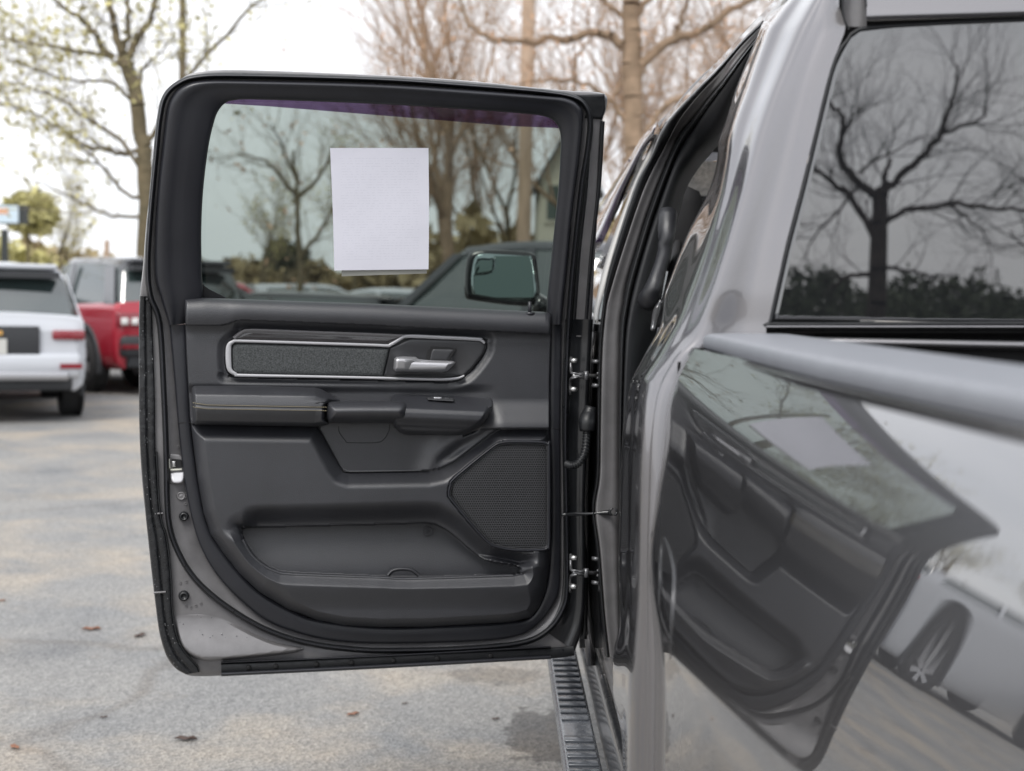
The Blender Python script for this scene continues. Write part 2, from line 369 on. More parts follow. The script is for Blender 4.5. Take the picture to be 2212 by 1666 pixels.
def band(name, path, w, d, h, mat, parent, m=4, closed=False, sides=6, place=DP, flat=1.0):
    """Rounded strip of width w (picture units) along a path on the door."""
    P = cr(np.asarray(path, float), m, closed); n = len(P)
    T = np.zeros_like(P[:, :2])
    if closed: T = np.roll(P[:, :2], -1, 0) - np.roll(P[:, :2], 1, 0)
    else: T[1:-1] = P[2:, :2] - P[:-2, :2]; T[0] = P[1, :2] - P[0, :2]; T[-1] = P[-1, :2] - P[-2, :2]
    T /= np.linalg.norm(T, axis=1)[:, None] + 1e-9; Nn = np.stack([-T[:, 1], T[:, 0]], 1)
    ang = np.linspace(-math.pi / 2, math.pi / 2, sides + 1); rows = []
    ww = P[:, 2] if P.shape[1] > 2 else np.full(n, w)
    for a in ang:
        off = np.sign(math.sin(a)) * abs(math.sin(a)) ** flat * ww / 2
        rows.append(place(P[:, 0] + Nn[:, 0] * off, P[:, 1] + Nn[:, 1] * off, np.full(n, d + h * math.cos(a) ** flat)))
    rows = [place(P[:, 0] + Nn[:, 0] * -ww / 2, P[:, 1] + Nn[:, 1] * -ww / 2, np.full(n, d - .006))] + rows + [place(P[:, 0] + Nn[:, 0] * ww / 2, P[:, 1] + Nn[:, 1] * ww / 2, np.full(n, d - .006))]
    return gridmesh(name, np.array(rows), mat, parent, closed_u=closed)
def tube(name, pts, r, mat, parent=None, sides=8, m=3, **k):
    P = cr(np.asarray(pts, float), m); n = len(P); rr = np.interp(np.linspace(0, 1, n), np.linspace(0, 1, len(np.atleast_1d(r))), np.atleast_1d(r)) if np.ndim(r) else np.full(n, r)
    T = np.gradient(P, axis=0); T /= np.linalg.norm(T, axis=1)[:, None]
    ref = np.array([0, 0, 1.]) if abs(T[0][2]) < .9 else np.array([1., 0, 0]); G = []
    for i in range(n):
        a = np.cross(T[i], ref); a /= np.linalg.norm(a) + 1e-9; b = np.cross(T[i], a)
        G.append([P[i] + rr[i] * (a * math.cos(t) + b * math.sin(t)) for t in np.linspace(0, 2 * math.pi, sides, endpoint=False)])
    V = np.array(G).reshape(-1, 3); F = []
    for i in range(n - 1):
        for j in range(sides):
            j2 = (j + 1) % sides; F.append((i * sides + j, i * sides + j2, (i + 1) * sides + j2, (i + 1) * sides + j))
    F.append(tuple(range(sides))[::-1]); F.append(tuple((n - 1) * sides + j for j in range(sides)))
    return mesh(name, V, F, mat, parent, **k)
def box_vf(c, s, rot=None):
    c = np.asarray(c, float); s = np.asarray(s, float) / 2
    V = np.array([[x, y, z] for x in (-1, 1) for y in (-1, 1) for z in (-1, 1)], float) * s
    if rot is not None: V = V @ np.asarray(rot).T
    F = [(0, 1, 3, 2), (4, 6, 7, 5), (0, 4, 5, 1), (2, 3, 7, 6), (0, 2, 6, 4), (1, 5, 7, 3)]
    return V + c, F
def box(name, c, s, mat, parent=None, rot=None, bev=0, **k):
    V, F = box_vf(c, s, rot); o = mesh(name, V, F, mat, parent, smooth=bev > 0, **k)
    if bev:
        b = o.modifiers.new('bevel', 'BEVEL'); b.width = bev; b.segments = 2; b.limit_method = 'NONE'
    return o
def joinvf(L_):
    V = []; F = []; n = 0
    for v, f in L_:
        V += [tuple(x) for x in v]; F += [tuple(i + n for i in q) for q in f]; n += len(v)
    return V, F
def frame_at(u, v):
    """local axes on the door at a point: right, up, out"""
    p = DP(np.array(u, float), np.array(v, float)); r = DP(np.array(u + 5., float), np.array(v, float)) - p; r /= np.linalg.norm(r)
    t = DP(np.array(u, float), np.array(v - 5., float)) - p; t -= r * (t @ r); t /= np.linalg.norm(t); o = np.cross(r, t); return p, r, t, o
def disc(name, u, v, rad, steps, mat, parent, sides=20):
    """turned part on the door; steps = [(radius factor, height)]"""
    p, r, t, o = frame_at(u, v); G = []
    for f, h in steps:
        G.append([p + (r * math.cos(a) + t * math.sin(a)) * rad * f + o * h for a in np.linspace(0, 2 * math.pi, sides, endpoint=False)])
    return gridmesh(name, np.array(G), mat, parent, closed_u=True)

# ================================================================== GROUND
gx = np.concatenate([np.linspace(-300, -12, 8), np.linspace(-10, 10, 21), np.linspace(12, 300, 8)])
G = np.array([[(x, y, 0) for x in gx] for y in gx])
tag(gridmesh('ground', G, 'ground', flip=False), kind='structure')

# ================================================================== THE TRUCK
truck = thing('pickup_truck', 'wet granite grey crew cab pickup truck with its rear left door standing wide open', 'pickup truck', (1.15, 3.0, 0))
KDm = 0
# ---- door outline, garnish line
S = [(300,700),(302,640),(309,574),(317.6,466),(335.5,323),(348,244),(364,201.5),(389,172.8),(425,156.7),(521.6,151),(808,162),(992,173),(1171,191),(1240,197),(1306,203),(1309,237),(1302,259),(1297,323),(1293,430),(1286,538),(1279,681),(1272,800),(1268,922),(1264.6,990),(1261,1092),(1262,1180),(1263,1263),(1256,1340),(1244,1395),(1192.8,1422),(991,1432.5),(824,1442.7),(600,1454),(480,1459.7),(430,1461),(403,1457.5),(374.6,1439.6),(356,1408.7),(343.7,1362),(336,1300.5),(326.7,1217),(316,1124),(308,1053),(303,976),(300,850)]
Gn = [(366,700),(345,638),(336,574),(338,466),(351.6,323),(361,244),(370,213),(390,190),(428,176),(521.6,174.6),(808,181.8),(992,193.5),(1171,208),(1225,212),(1250,226),(1257,240),(1259,255),(1253.5,323),(1240,430),(1230,538),(1215,681),(1212,800),(1210,922),(1211,990),(1211.6,1092),(1211.6,1180),(1210,1263),(1196,1308),(1162,1349),(1100,1377),(991,1387),(824,1391),(680,1378),(600,1352),(545,1318),(500,1278),(467,1239),(436,1186),(425,1150),(412,1110),(404,1070),(397,1020),(390,976),(386,913),(379,850)]
assert len(S) == len(Gn), (len(S), len(Gn))
S = np.array(S); Gn = np.array(Gn); ms = 4
Sc = cr(S, ms, True); Gc = cr(Gn, ms, True)
def ring(cols):
    rows = []
    for a, d in cols:
        X = Sc + (Gc - Sc) * a if np.isscalar(a) else a
        rows.append(DP(X[:, 0], X[:, 1], np.full(len(X), d)))
    return np.array(rows)
door = gridmesh('rear_door', ring([(0.9, -.08), (.06, -.085), (0, -.07), (0, -.03), (.05, -.018), (.14, -.013), (.5, -.013), (1.05, -.013), (1.1, -.04)]), 'jamb', truck, closed_u=True)
tag(door, label='open rear left door seen from its inner side')
D_ = door
def half_h(U, V, Sd): return np.full(U.shape, -.075)
# outer skin behind the card
low = [tuple(p) for p in S if p[1] > 650]
relief('outer_skin', low, lambda U, V, s: -.078 + 0 * U, 'paint', D_, step=14, skirt=.003)
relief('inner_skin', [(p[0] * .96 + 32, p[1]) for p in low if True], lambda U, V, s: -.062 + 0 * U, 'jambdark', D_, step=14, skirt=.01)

# ---- window frame garnish
GO = [(366,702),(349,646),(337,600),(336,520),(342,412),(351.6,323),(361.5,240),(373,208),(394,187),(432,175.5),(522,174.6),(808,181.8),(1028,196),(1180,207.5),(1226,213),(1250,227),(1259,252),(1253.5,323),(1244,400),(1235.6,466),(1226,570),(1218,645),(1213,702)]
GI = [(399,700),(436,646),(436,590),(435,500),(439,412),(450,320),(463,262),(473,238),(487,223),(506,217),(560,215.5),(811,224.7),(1000,236),(1135,246),(1180,253),(1202,268),(1211,294.5),(1210,340),(1207,395),(1200,466),(1189,574),(1182,645),(1180,700)]
assert len(GO) == len(GI)
go, gi = cr(GO, 6), cr(GI, 6)
def gar(cols):
    return np.array([DP(*( (go + (gi - go) * a).T ), np.full(len(go), d)) for a, d in cols])
gridmesh('window_garnish', gar([(-.02,-.03),(-.02,-.012),(0,.006),(.06,.014),(.16,.018),(.3,.013),(.42,.010),(.55,.010),(.9,.002),(.985,-.004),(1,-.014),(1,-.045)]), 'garnish', D_)
# ---- lower garnish strip round the card
LO = [(366,700),(377,822),(384.5,913),(392,986),(401,1053),(417,1130),(436,1186),(467,1239),(514,1291),(575,1340),(637,1365),(715,1383),(824,1390),(1025,1385),(1115,1374),(1160,1350),(1194,1308),(1209,1263),(1211,1127),(1210,922),(1212,800),(1213,700)]
CL = [(402,702),(405,770),(412,913),(421,991),(428,1038),(441,1109),(457,1155),(482,1192),(519,1239),(562,1279),(624,1316),(685,1339),(824,1354.6),(960,1352),(1092,1345),(1146,1333),(1177,1277),(1187,1202),(1190,1073),(1186,925),(1186,822),(1188,700)]
lo_, cl_ = cr(LO, 6), cr(CL, 6)
gridmesh('edge_strip', np.array([DP(*((lo_ + (cl_ - lo_) * a).T), np.full(len(lo_), d)) for a, d in [(-.02,-.02),(-.02,-.008),(.02,0),(.15,.003),(.8,.005),(.97,.001),(1.05,-.006),(1.1,-.02)]]), 'garnish', D_)
band('joint_line', [(384,913.5),(412,913)], 1.6, .004, .0008, 'void', D_, m=2)
band('joint_line', [(1188,926),(1210,927)], 1.6, .004, .0008, 'void', D_, m=2)
# ---- weatherstrip
Wp = [(359,976),(360.7,1069),(365,1130),(378,1177),(405,1229),(443,1273),(498,1316),(560,1353),(622,1378),(684,1393),(745,1401),(824,1405.6),(991,1402),(1121,1390),(1180,1365),(1215,1320),(1226,1263),(1224,1092),(1222,922),(1230,681),(1254,430),(1270,323),(1275,262),(1265,230),(1240,211),(1171,199),(992,184),(808,172),(521,164),(425,167),(382,183),(357,209),(346,250),(338,323),(325,466),(319,574),(325,640),(345,700),(354,850)]
band('weatherstrip', Wp, 13, -.012, .016, 'rubber', D_, m=5, closed=True)
band('weatherstrip_lip', Wp, 4, .0035, .006, 'garnish', D_, m=5, closed=True)
for u, v in [(362.4,1089),(399,1220),(505,1318),(633,1376),(767,1402)]:
    disc('drain_hole', u, v, .0022, [(1, .0125), (1, .0135), (.01, .0132)], 'void', D_, 10)
# ---- wet outer seal on the free edge
SI = [(326,640),(329,700),(334,850),(336,976),(345,1109),(359,1161),(368,1239),(371.5,1316),(381,1372),(399,1409),(424,1437),(430,1452)]
SO = [(303,640),(301,700),(301,850),(304,976),(315,1109),(321,1165),(329,1239),(337.5,1312),(346,1370),(360,1415),(381,1444),(402,1457)]
si, so_ = cr(SI, 6), cr(SO, 6)
gridmesh('outer_seal', np.array([DP(*((so_ + (si - so_) * a).T), np.full(len(si), d)) for a, d in [(-.03,-.05),(-.03,-.02),(.05,-.006),(.3,-.003),(.42,-.004),(.48,-.012),(.54,-.004),(.9,-.002),(1,-.005),(1.02,-.02)]]), 'wetblack', D_)
band('seal_lip', [(338,976),(346,1109),(360,1161),(369,1239),(372.5,1316),(382,1372),(400,1409),(426,1438)], 4, -.008, .012, 'rubber', D_)
for (u, v, w) in [(312,571,14),(352,1154,0)]:
    pass
for q in [((332,1281),(358,1279)),((340,1110),(352,1109))]:
    band('seal_clip', q, 5, -.004, .006, 'jamb', D_, m=2)
# water drops on the seal and the corner plate
def drops(name, poly, n, rmin, rmax, d, mat, parent, seed=1):
    R = np.random.default_rng(seed); P = np.asarray(poly, float); L_ = []; k = 0
    while k < n:
        u = R.uniform(P[:, 0].min(), P[:, 0].max()); v = R.uniform(P[:, 1].min(), P[:, 1].max())
        if not inside(np.array([u]), np.array([v]), P)[0]: continue
        p, r, t, o = frame_at(u, v); rad = R.uniform(rmin, rmax); V = []
        for ph in (0, .5, .85):
            for a in np.linspace(0, 2 * math.pi, 7, endpoint=False):
                V.append(p + (r * math.cos(a) + t * 1.25 * math.sin(a)) * rad * math.cos(ph * 1.4) + o * (d + rad * .55 * math.sin(ph * 1.57)))
        V.append(p + o * (d + rad * .6)); F = []
        for i in range(2):
            for j in range(7): F.append((i * 7 + j, i * 7 + (j + 1) % 7, (i + 1) * 7 + (j + 1) % 7, (i + 1) * 7 + j))
        for j in range(7): F.append((14 + j, 14 + (j + 1) % 7, 21))
        L_.append((V, F)); k += 1
    o = mesh(name, *joinvf(L_), mat, parent); o['kind'] = 'stuff'; return o
MT['water'] = principled('water_drop', (.10, .10, .11), .03, coat=1, spec=.8)
drops('water_drops', list(zip(*(np.array(SO).T))) + list(zip(*(np.array(SI)[::-1].T))), 70, .0006, .0014, -.002, 'water', D_)

# ---- lower corner plate, tilted up to the sky
cp = [(378,1332),(405,1328),(442,1328),(473,1333),(504,1347),(560,1375),(610,1392),(655,1399),(640,1410),(560,1420),(480,1427),(440,1428),(410,1416),(391,1395),(380,1360)]
relief('corner_panel', cp, lambda U, V, s: -.011 + .030 * sm(V, 1328, 1425) * np.clip(s / 6, 0, 1), 'jamb', D_, step=4, smooth_pts=3)
drops('water_drops', cp, 45, .0006, .0018, .004, 'water', D_, 5)
# ---- bottom channel
band('bottom_channel', [(478,1446,28),(600,1441,27),(824,1429,26),(1000,1420,25),(1190,1411,24),(1240,1405,22)], 28, -.014, .012, 'rubber', D_, m=4, flat=.5)
band('channel_lip', [(478,1457,9),(824,1440,9),(1190,1420,8)], 9, .0, .010, 'garnish', D_, m=8)
band('channel_lip', [(478,1431,4),(824,1417,4),(1190,1397,4)], 4, -.003, .012, 'garnish', D_, m=8)
for u in (537, 596, 684, 760, 850, 945, 1060):
    v = 1446 - (u - 478) * .048
    disc('channel_plug', u, v - 1, .006, [(1, -.004), (1, .001), (.6, .002), (.01, .002)], 'void', D_, 8)

# ---- door card relief
YC = np.array([(398,702),(473,703),(491,700),(509,693),(525,691),(802,702),(1191,722)], float)
YT = np.array([(398,646),(443,643.5),(808,656),(1178,674),(1192,681)], float)
CARD = [(398.6,647),(443,643.5),(808,656),(1178,674),(1188,677),(1191,683),(1190.5,720),(1187.5,822),(1187.5,925),(1192,1073),(1189.4,1202),(1179,1277),(1164,1313),(1148,1333),(1120,1341),(1094,1345),(923,1354),(824,1355),(745,1351),(684,1339),(622,1316),(560,1279),(517,1239),(480,1192),(455,1155),(439.5,1109),(427,1038),(421,991),(412,916),(410,900),(402.5,770),(400,702)]
LTOP = [(405,917),(681,921),(690,927),(697,937),(734,1006),(742,1016),(755,1020),(926,1017.4),(952,1012),(983,997),(1060,938),(1074,929),(1092,925),(1200,925)]
LPOLY = LTOP + [(1230,1000),(1230,1400),(380,1400),(380,917)]
POCKET = cr([(519,1143),(524,1137),(591,1135),(824,1129.5),(923,1126.7),(950,1133.6),(978,1151),(1005,1175),(1039,1202),(1066,1212),(1108,1217),(1124,1225),(1126,1236),(1110,1243),(888.7,1249.7),(824,1247),(637,1240),(597,1234),(569,1220),(545,1198),(526,1168)], 2, True)
SPK = cr([(967,1068),(970,1048),(981,1030),(1059,966),(1080,955),(1104,952),(1165,952.5),(1184,958),(1189,973),(1189,1168),(1185,1184),(1172,1191),(1114,1191.6),(1076,1185),(1046,1168),(977,1087)], 2, True)
BEZ = cr([(503,733),(525,716),(546,711),(802,720),(876,724),(1036,731),(1049,739),(1051,750),(1046,765),(1025,794),(1004,814),(980,824),(941,826),(802,821),(510,814),(499,811),(490,801),(487,786),(487,753),(493,741)], 2, True)
RIDGE = [(928,1020),(941,986),(960,967),(983,950),(1035,930),(1070,900)]
def card_h(U, V, Sd):
    yc = np.interp(U, YC[:, 0], YC[:, 1]); yt = np.interp(U, YT[:, 0], YT[:, 1])
    t = np.clip((V - yt) / (yc - yt), 0, 1); y = 1 - 1.22 * t
    h = np.where(V < yc, .004 + .040 * np.sqrt(np.clip(1 - y * y, 0, 1)), .022)
    # rounded vertical ends of the roll
    h = np.where(V < yc, h * (.25 + .75 * rnd(np.minimum(U - 398, 1192 - U) + 1, 9)), h)
    b = polydist(U, V, BEZ); inb = inside(U, V, BEZ)
    h = np.where((V > yc + 1), h - .010 * (1 - sm(b, 2, 20)) * ~inb, h); h = np.where(inb & (V > yc), .004, h)
    # the part below the bezel rolls under, then swells out again at the lower right
    up = (V > yc)
    h = np.where(up, h - .012 * sm(V, 828, 850) * (1 - sm(U, 1000, 1080)), h)
    h = np.where(up, h + .030 * sm(V, 860, 926) * sm(U, 1010, 1090), h)
    # recess between the armrest and the ledge
    rd = polydist(U, V, RIDGE, False); sl0 = polydist(U, V, LTOP, False)
    right = U > np.interp(V, [900, 930, 950, 967, 986, 1020], [1070, 1035, 983, 960, 941, 928])
    mid = (V > 905) & up
    h = np.where(mid & ~right & (U < 1000), .011 + .010 * np.exp(-(rd / 22) ** 2), h)
    h = np.where(mid & right & (V > 925), .021 - .030 * sm(rd, 2, 40) * sm(sl0, 3, 30), h)
    # the proud lower part
    inL = inside(U, V, LPOLY); sl = polydist(U, V, LTOP, False)
    face = .052
    hl = .012 + (face - .012) * lrnd(sl, 30)
    hl = np.minimum(hl, -.004 + (face + .010) * rnd(Sd, 46 + 30 * sm(V, 1200, 1330)))
    inP = inside(U, V, POCKET); sp = polydist(U, V, POCKET)
    wt = 1 - sm(V - np.interp(U, [519, 560, 1060, 1126], [1150, 1175, 1213, 1228]), -14, 14)
    cut = wt * (.010 + (face - .010) * sm(sp, 0, 46)) + (1 - wt) * (.044 + .024 * lrnd(sp, 26))
    leftw = sm(560 - U, 0, 40)
    cut = cut * (1 - leftw) + leftw * (.028 + (face - .028) * rnd(sp, 34))
    hl = hl + (np.minimum(hl, cut) - hl) * sm(V, 1050, 1080) * (wt + (1 - wt) * leftw)
    lw = sm(V - np.interp(U, [440, 519, 569, 640, 888, 1110, 1126, 1192], [1150, 1165, 1215, 1238, 1250, 1243, 1226, 1212]), -16, 10)
    bul = np.minimum(.066 - .016 * sm(V, 1262, 1320), (.070) * rnd(Sd, 60)); bul = np.minimum(bul, np.where(sp < 40, .044 + .024 * lrnd(sp, 26), 1))
    hl = np.where(~inP, hl * (1 - lw) + bul * lw, hl)
    # shoulder round the loudspeaker
    ss = polydist(U, V, SPK); hl = np.where(inside(U, V, SPK), .034, hl)
    h = np.where(inL, hl, h)
    h = np.where(inP, np.where(sp < 2.5, np.minimum(h, .03), -.036 + .022 * sm(V, 1130, 1250)), h)
    return h * np.clip(.3 + Sd / 3, 0, 1)
relief('door_card', CARD, card_h, 'card', D_, step=1.9, skirt=.02)
# pocket back wall
band('pocket_lip', [(524,1166),(542,1198),(567,1221),(597,1236),(637,1242),(824,1249),(889,1251.5),(1108,1244.5)], 9, .041, .0075, 'card', D_, m=6)
band('pocket_brow', [(530,1137.5),(591,1136),(824,1130.5),(921,1127.5),(949,1134),(977,1151.5),(1004,1175),(1038,1202.5),(1066,1213)], 3.5, .006, .004, 'card', D_, m=6)
# ring left in the pocket
o_ = band('cup_ring', [(838,1243),(848,1233),(868,1229),(890,1232),(905,1243)], 9, .035, .012, 'card', D_)
disc('recycling_mark', 929, 1152, .0115, [(1, -.028), (1, -.0245), (.9, -.0245), (.88, -.028)], 'card', D_, 24)
disc('recycling_mark', 929, 1152, .0055, [(1, -.028), (1, -.0250), (.6, -.0250), (.55, -.028)], 'card', D_, 3)
# crease lines
band('crease_line', [(400,702.5),(473,703.5),(491,700.5),(509,693.8),(525,691.8),(802,702.8),(1188,722.5)], 1.5, .0215, .0022, 'garnish', D_, m=5)
band('crease_line', [(413,915),(560,920),(681,922),(690,928),(697,938),(736,1008),(743,1016),(755,1020),(926,1017.4)], 1.7, .018, .0012, 'void', D_, m=5)
band('cover_line', [(731.5,921),(733,934),(746,952),(754,956.5),(811,956.5),(828,950.5),(839.5,932),(842,918)], 1.4, .0108, .0016, 'void', D_, m=5)

# ---- trim bezel: gloss inlay, fabric insert, recess plate, silver frame
relief('handle_recess_panel', [(842,752),(888,731),(1036,735),(1047,742),(1048,752),(1043,766),(1022,794),(1001,813),(828,812)], lambda U, V, s: .018 + .004 * rnd(s, 6) - .010 * sm(polydist(U, V, [(851,800),(975,800)], False), 60, 0), 'recess', D_, step=2.5)
relief('fabric_insert', cr([(501,753),(504,745),(512,742),(660,747),(802,752.5),(841,753),(827,813),(660,810.5),(516,807.5),(506,805),(502,797)], 1), lambda U, V, s: .018 + .006 * rnd(s, 10), 'fabric', D_, step=2.5)
relief('gloss_inlay', [(506,733),(524,719),(546,714),(802,723),(874,727),(838,744),(802,742.5),(520,734)], lambda U, V, s: .018 + .004 * rnd(s, 7), 'pianoblack', D_, step=2.5, axis='u')
band('inlay_rim', [(505,731),(523,718.5),(546,714.5),(660,718.5),(802,723.5),(878,727)], 9, .016, .007, 'rim', D_, m=5, flat=.4)
band('silver_frame', [(872,728,7),(845,744,7),(836,747,7),(802,745.5,6.5),(660,741,6.5),(520,736.8,6.5),(505,738,7.5),(496,744,10),(493.5,756,12.5),(494,786,12.5),(498,801,10),(510,808.5,7),(520,811,7),(660,813.5,6),(802,816.5,6),(940,820,6),(985,818,6),(1003,812,4)], 7, .020, .007, 'silver', D_, m=6, flat=.35)
band('silver_frame', [(872,728,6),(886,726.5,8),(940,728.5,8),(1030,733,8),(1041,736,7),(1047,742,4)], 7, .020, .007, 'silver', D_, m=6, flat=.35)
# recess behind the lever, the lever itself
relief('handle_pocket', [(921,780),(924,758),(931,748),(985,751.5),(987,755),(970,780)], lambda U, V, s: .0225 + 0 * U, 'void', D_, step=3)
relief('handle_pocket_floor', [(928,779),(932,757),(938,753),(982,755),(966,779)], lambda U, V, s: .0235 - .002 * (1 - rnd(s, 5)), 'recess', D_, step=3)
relief('door_handle', [(851,776),(857,770.5),(870,770),(898,771),(904,776),(930,778.5),(975,779.5),(984,782),(983,786),(967,802),(955,805),(900,803.8),(853.5,802.5),(850,798)],
       lambda U, V, s: .034 + .022 * rnd(s, 9) + .010 * sm(U, 900, 872) - .004 * sm(V, 778, 800), 'chrome', D_, step=1.8, skirt=.03)
relief('handle_face', [(879,784),(884,780),(975,783),(964,800),(884,801),(879,797)], lambda U, V, s: .050 + .0085 * rnd(s, 5) , 'chrome', D_, step=2.5)

# ---- armrest
def pad_h(U, V, s):
    top = np.interp(U, [414, 681, 707, 731], [834, 838, 848, 861])
    t = (V - top) / 84
    prof = np.where(t < .22, .032 + .050 * sm(t, -.05, .24), .082 + .006 * np.sin(np.clip((t - .22) / .78, 0, 1) * math.pi) - .016 * sm(t, .55, 1))
    end = sm(U, 735, 655)
    prof = prof * (.80 + .2 * end) + .012 * (1 - end) * (V > 868)
    g = np.interp(U, [415, 430, 447, 704], [873.5, 876, 878.5, 883])
    prof = prof - .0022 * np.exp(-((V - g) / 1.6) ** 2)
    return .018 + (prof - .018) * rnd(s, 10)
relief('armrest_pad', [(414,840),(416,835.5),(421,833),(551,833.5),(681,837.5),(694,841),(707,848),(722,856),(734,864),(734,868),(712,869),(705,878),(703.5,905),(712,914),(705,919),(681,922),(421,917.5),(417,913),(415.5,890)], pad_h, 'soft', D_, step=1.8, skirt=.04)
for va, vb, vc in ((869.5,874.5,879.5),(878.5,883,887)):
    # stitches: short threads in a row
    L_ = []; us = np.arange(416.5, 702, 4.6)
    for u in us:
        f = lambda x: np.interp(x, [415, 447, 704], [va, vb, vc])
        A = []
        for du, dv in ((0, -.5), (3.7, .1), (3.7, 1.1), (0, .6)):
            uu, vv = u + du, f(u + du) + dv
            hh = pad_h(np.array(uu), np.array(vv), np.array(12.))
            A.append(DP(np.array(uu), np.array(vv), hh + .0012)); 
        for du, dv in ((0, -.5), (3.7, .1), (3.7, 1.1), (0, .6)):
            uu, vv = u + du, f(u + du) + dv
            hh = pad_h(np.array(uu), np.array(vv), np.array(12.)); A.append(DP(np.array(uu), np.array(vv), hh - .001))
        L_.append((A, [(0, 1, 2, 3), (0, 4, 5, 1), (1, 5, 6, 2), (2, 6, 7, 3), (3, 7, 4, 0)]))
    o = mesh('stitching', *joinvf(L_), 'stitch', D_, smooth=False); o['kind'] = 'stuff'
relief('pull_handle', cr([(705,905),(705,880),(708,872),(716,868),(760,866),(820,866),(862,866.5),(876,870),(882,877),(884,890),(882.5,903),(877,911),(864,914.5),(800,915),(716,915),(708,911)], 2, True), lambda U, V, s: .045 + .062 * rnd(s, 24) - .010 * sm(V, 885, 915), 'soft', D_, step=1.8, skirt=.05)
def pod_h(U, V, s):
    t = V - np.interp(U, [842, 1064], [851, 860])
    p = np.where(t < 31, .022 + .066 * np.clip(t / 31, 0, 1), .088)
    p = np.where(t >= 31, .088 + .003 * sm(t, 31, 40) - .014 * sm(t, 48, 66) - .010 * sm(t, 64, 72) - .012 * sm(t, 72, 90), p)
    e = np.minimum(rnd(s, 12) * .9 + .1, 1)
    return .012 + (p - .012) * np.where(t < 20, np.clip(s / 2, 0, 1), e)
relief('switch_pod', [(843,863),(845,856),(850,852.5),(856,851.5),(1056,858.5),(1062,861),(1065,866),(1065,875),(1053,903),(1046,913),(1035,922),(1018,932),(1001,938.5),(990,940.5),(884,940),(872,938),(862,933),(850,921),(845,905)], pod_h, 'card', D_, step=1.8, skirt=.04)
relief('switch_plate', [(922,857.5),(979,859.5),(980.5,862),(980,867),(924,864)], lambda U, V, s: .042 + .002 * rnd(s, 3) + .0015 * (V - 857), 'recess', D_, step=1.5)
relief('window_switch', [(936,857.5),(954,858),(955,863.5),(938,863)], lambda U, V, s: .050 + .004 * rnd(s, 3), 'chrome', D_, step=1.5)
relief('window_switch', [(960,859),(972,859.5),(970,864),(961,863.5)], lambda U, V, s: .049 + .003 * rnd(s, 3), 'recess', D_, step=1.5)

# ---- loudspeaker
def shrink(P, k):
    P = np.asarray(P, float); c = P.mean(0); out = []
    n = len(P)
    for i in range(n):
        e = P[(i + 1) % n] - P[i - 1]; e /= np.linalg.norm(e); nn = np.array([-e[1], e[0]])
        q = P[i] + nn * k
        out.append(q)
    return np.array(out)
spk1 = shrink(SPK, 7)
if abs(spk1 - SPK.mean(0)).sum() > abs(SPK - SPK.mean(0)).sum(): spk1 = shrink(SPK, -7)
band('speaker_bezel', shrink(SPK, 3 if abs(shrink(SPK,3) - SPK.mean(0)).sum() < abs(SPK - SPK.mean(0)).sum() else -3), 8, .040, .013, 'garnish', D_, m=2, closed=True)
band('speaker_rim', spk1, 2.2, .040, .009, 'silver' if False else 'gunmetal', D_, m=2, closed=True)
relief('speaker_grille', spk1, lambda U, V, s: .040 + .004 * rnd(s, 30), 'grille', D_, step=5)

# ---- lock pin
for nm, dd, rr, hh in (('lock_pin', .02, .0042, .026), ('lock_collar', .02, .012, .003)):
    p = DP(np.array(1144.), np.array(677. if nm == 'lock_pin' else 677.), .018)
    tube(nm, [p + (0, 0, -.004), p + (0, 0, hh * .5), p + (0, 0, hh)], [rr, rr, rr * (1 if nm == 'lock_pin' else .8)], 'garnish', D_, sides=12, m=1)

# ---- latch, fixings
relief('latch_recess', [(364,984),(370,980),(388,982),(396,990),(399,1004),(400,1040),(396,1046),(366,1046)], lambda U, V, s: -.012 + .003 * rnd(s, 5), 'jamb', D_, step=3)
relief('latch_opening', [(370,991),(391,992),(393,998),(394,1011),(372,1012)], lambda U, V, s: -.007 + 0 * U, 'void', D_, step=3)
relief('latch_claw', [(371,996),(379,996),(380,1009),(372,1010)], lambda U, V, s: -.0055 + .002 * rnd(s, 3), 'steel', D_, step=2)
relief('latch_gasket', [(367,1013),(393,1012.5),(394,1016),(368,1018)], lambda U, V, s: -.006 + .003 * rnd(s, 2), 'cream', D_, step=2)
relief('latch_gasket', [(363.5,990),(367,991),(369,1013),(365,1013)], lambda U, V, s: -.006 + .003 * rnd(s, 2), 'cream', D_, step=2)
relief('latch_plate', cr([(368,1023),(372,1021.5),(395,1020),(398,1024),(396,1037),(391,1043),(376,1044),(370,1036)], 2, True), lambda U, V, s: -.010 + .005 * rnd(s, 4) + .010 * sm(V, 1020, 1044), 'white_paint', D_, step=2)
for u, v, r in ((397,1117,.0095),(397,1289.5,.0105)):
    disc('edge_screw', u, v, r, [(1.1, -.012), (1.1, -.009), (1, -.003), (.72, -.001), (.6, -.001), (.5, -.006), (.01, -.006)], 'rubber', D_)
disc('embossed_stud', 391, 1073, .0085, [(1.1, -.012), (1, -.009), (.8, -.009), (.7, -.011), (.3, -.008), (.01, -.008)], 'jamb', D_)
for u, v in ((399,1056),(402,1068),(400,1075),(401,1090),(389,1262),(402,1259),(402,1312),(412,1315),(423,1311),(434,1306),(385,966)):
    disc('stamped_mark', u, v, .0028, [(1, -.012), (.95, -.0105), (.7, -.0105), (.6, -.012)], 'jamb', D_, 10)
disc('seal_rivet', 318, 648, .004, [(1, -.004), (.9, -.001), (.5, .001), (.01, .0012)], 'rubber', D_, 12)

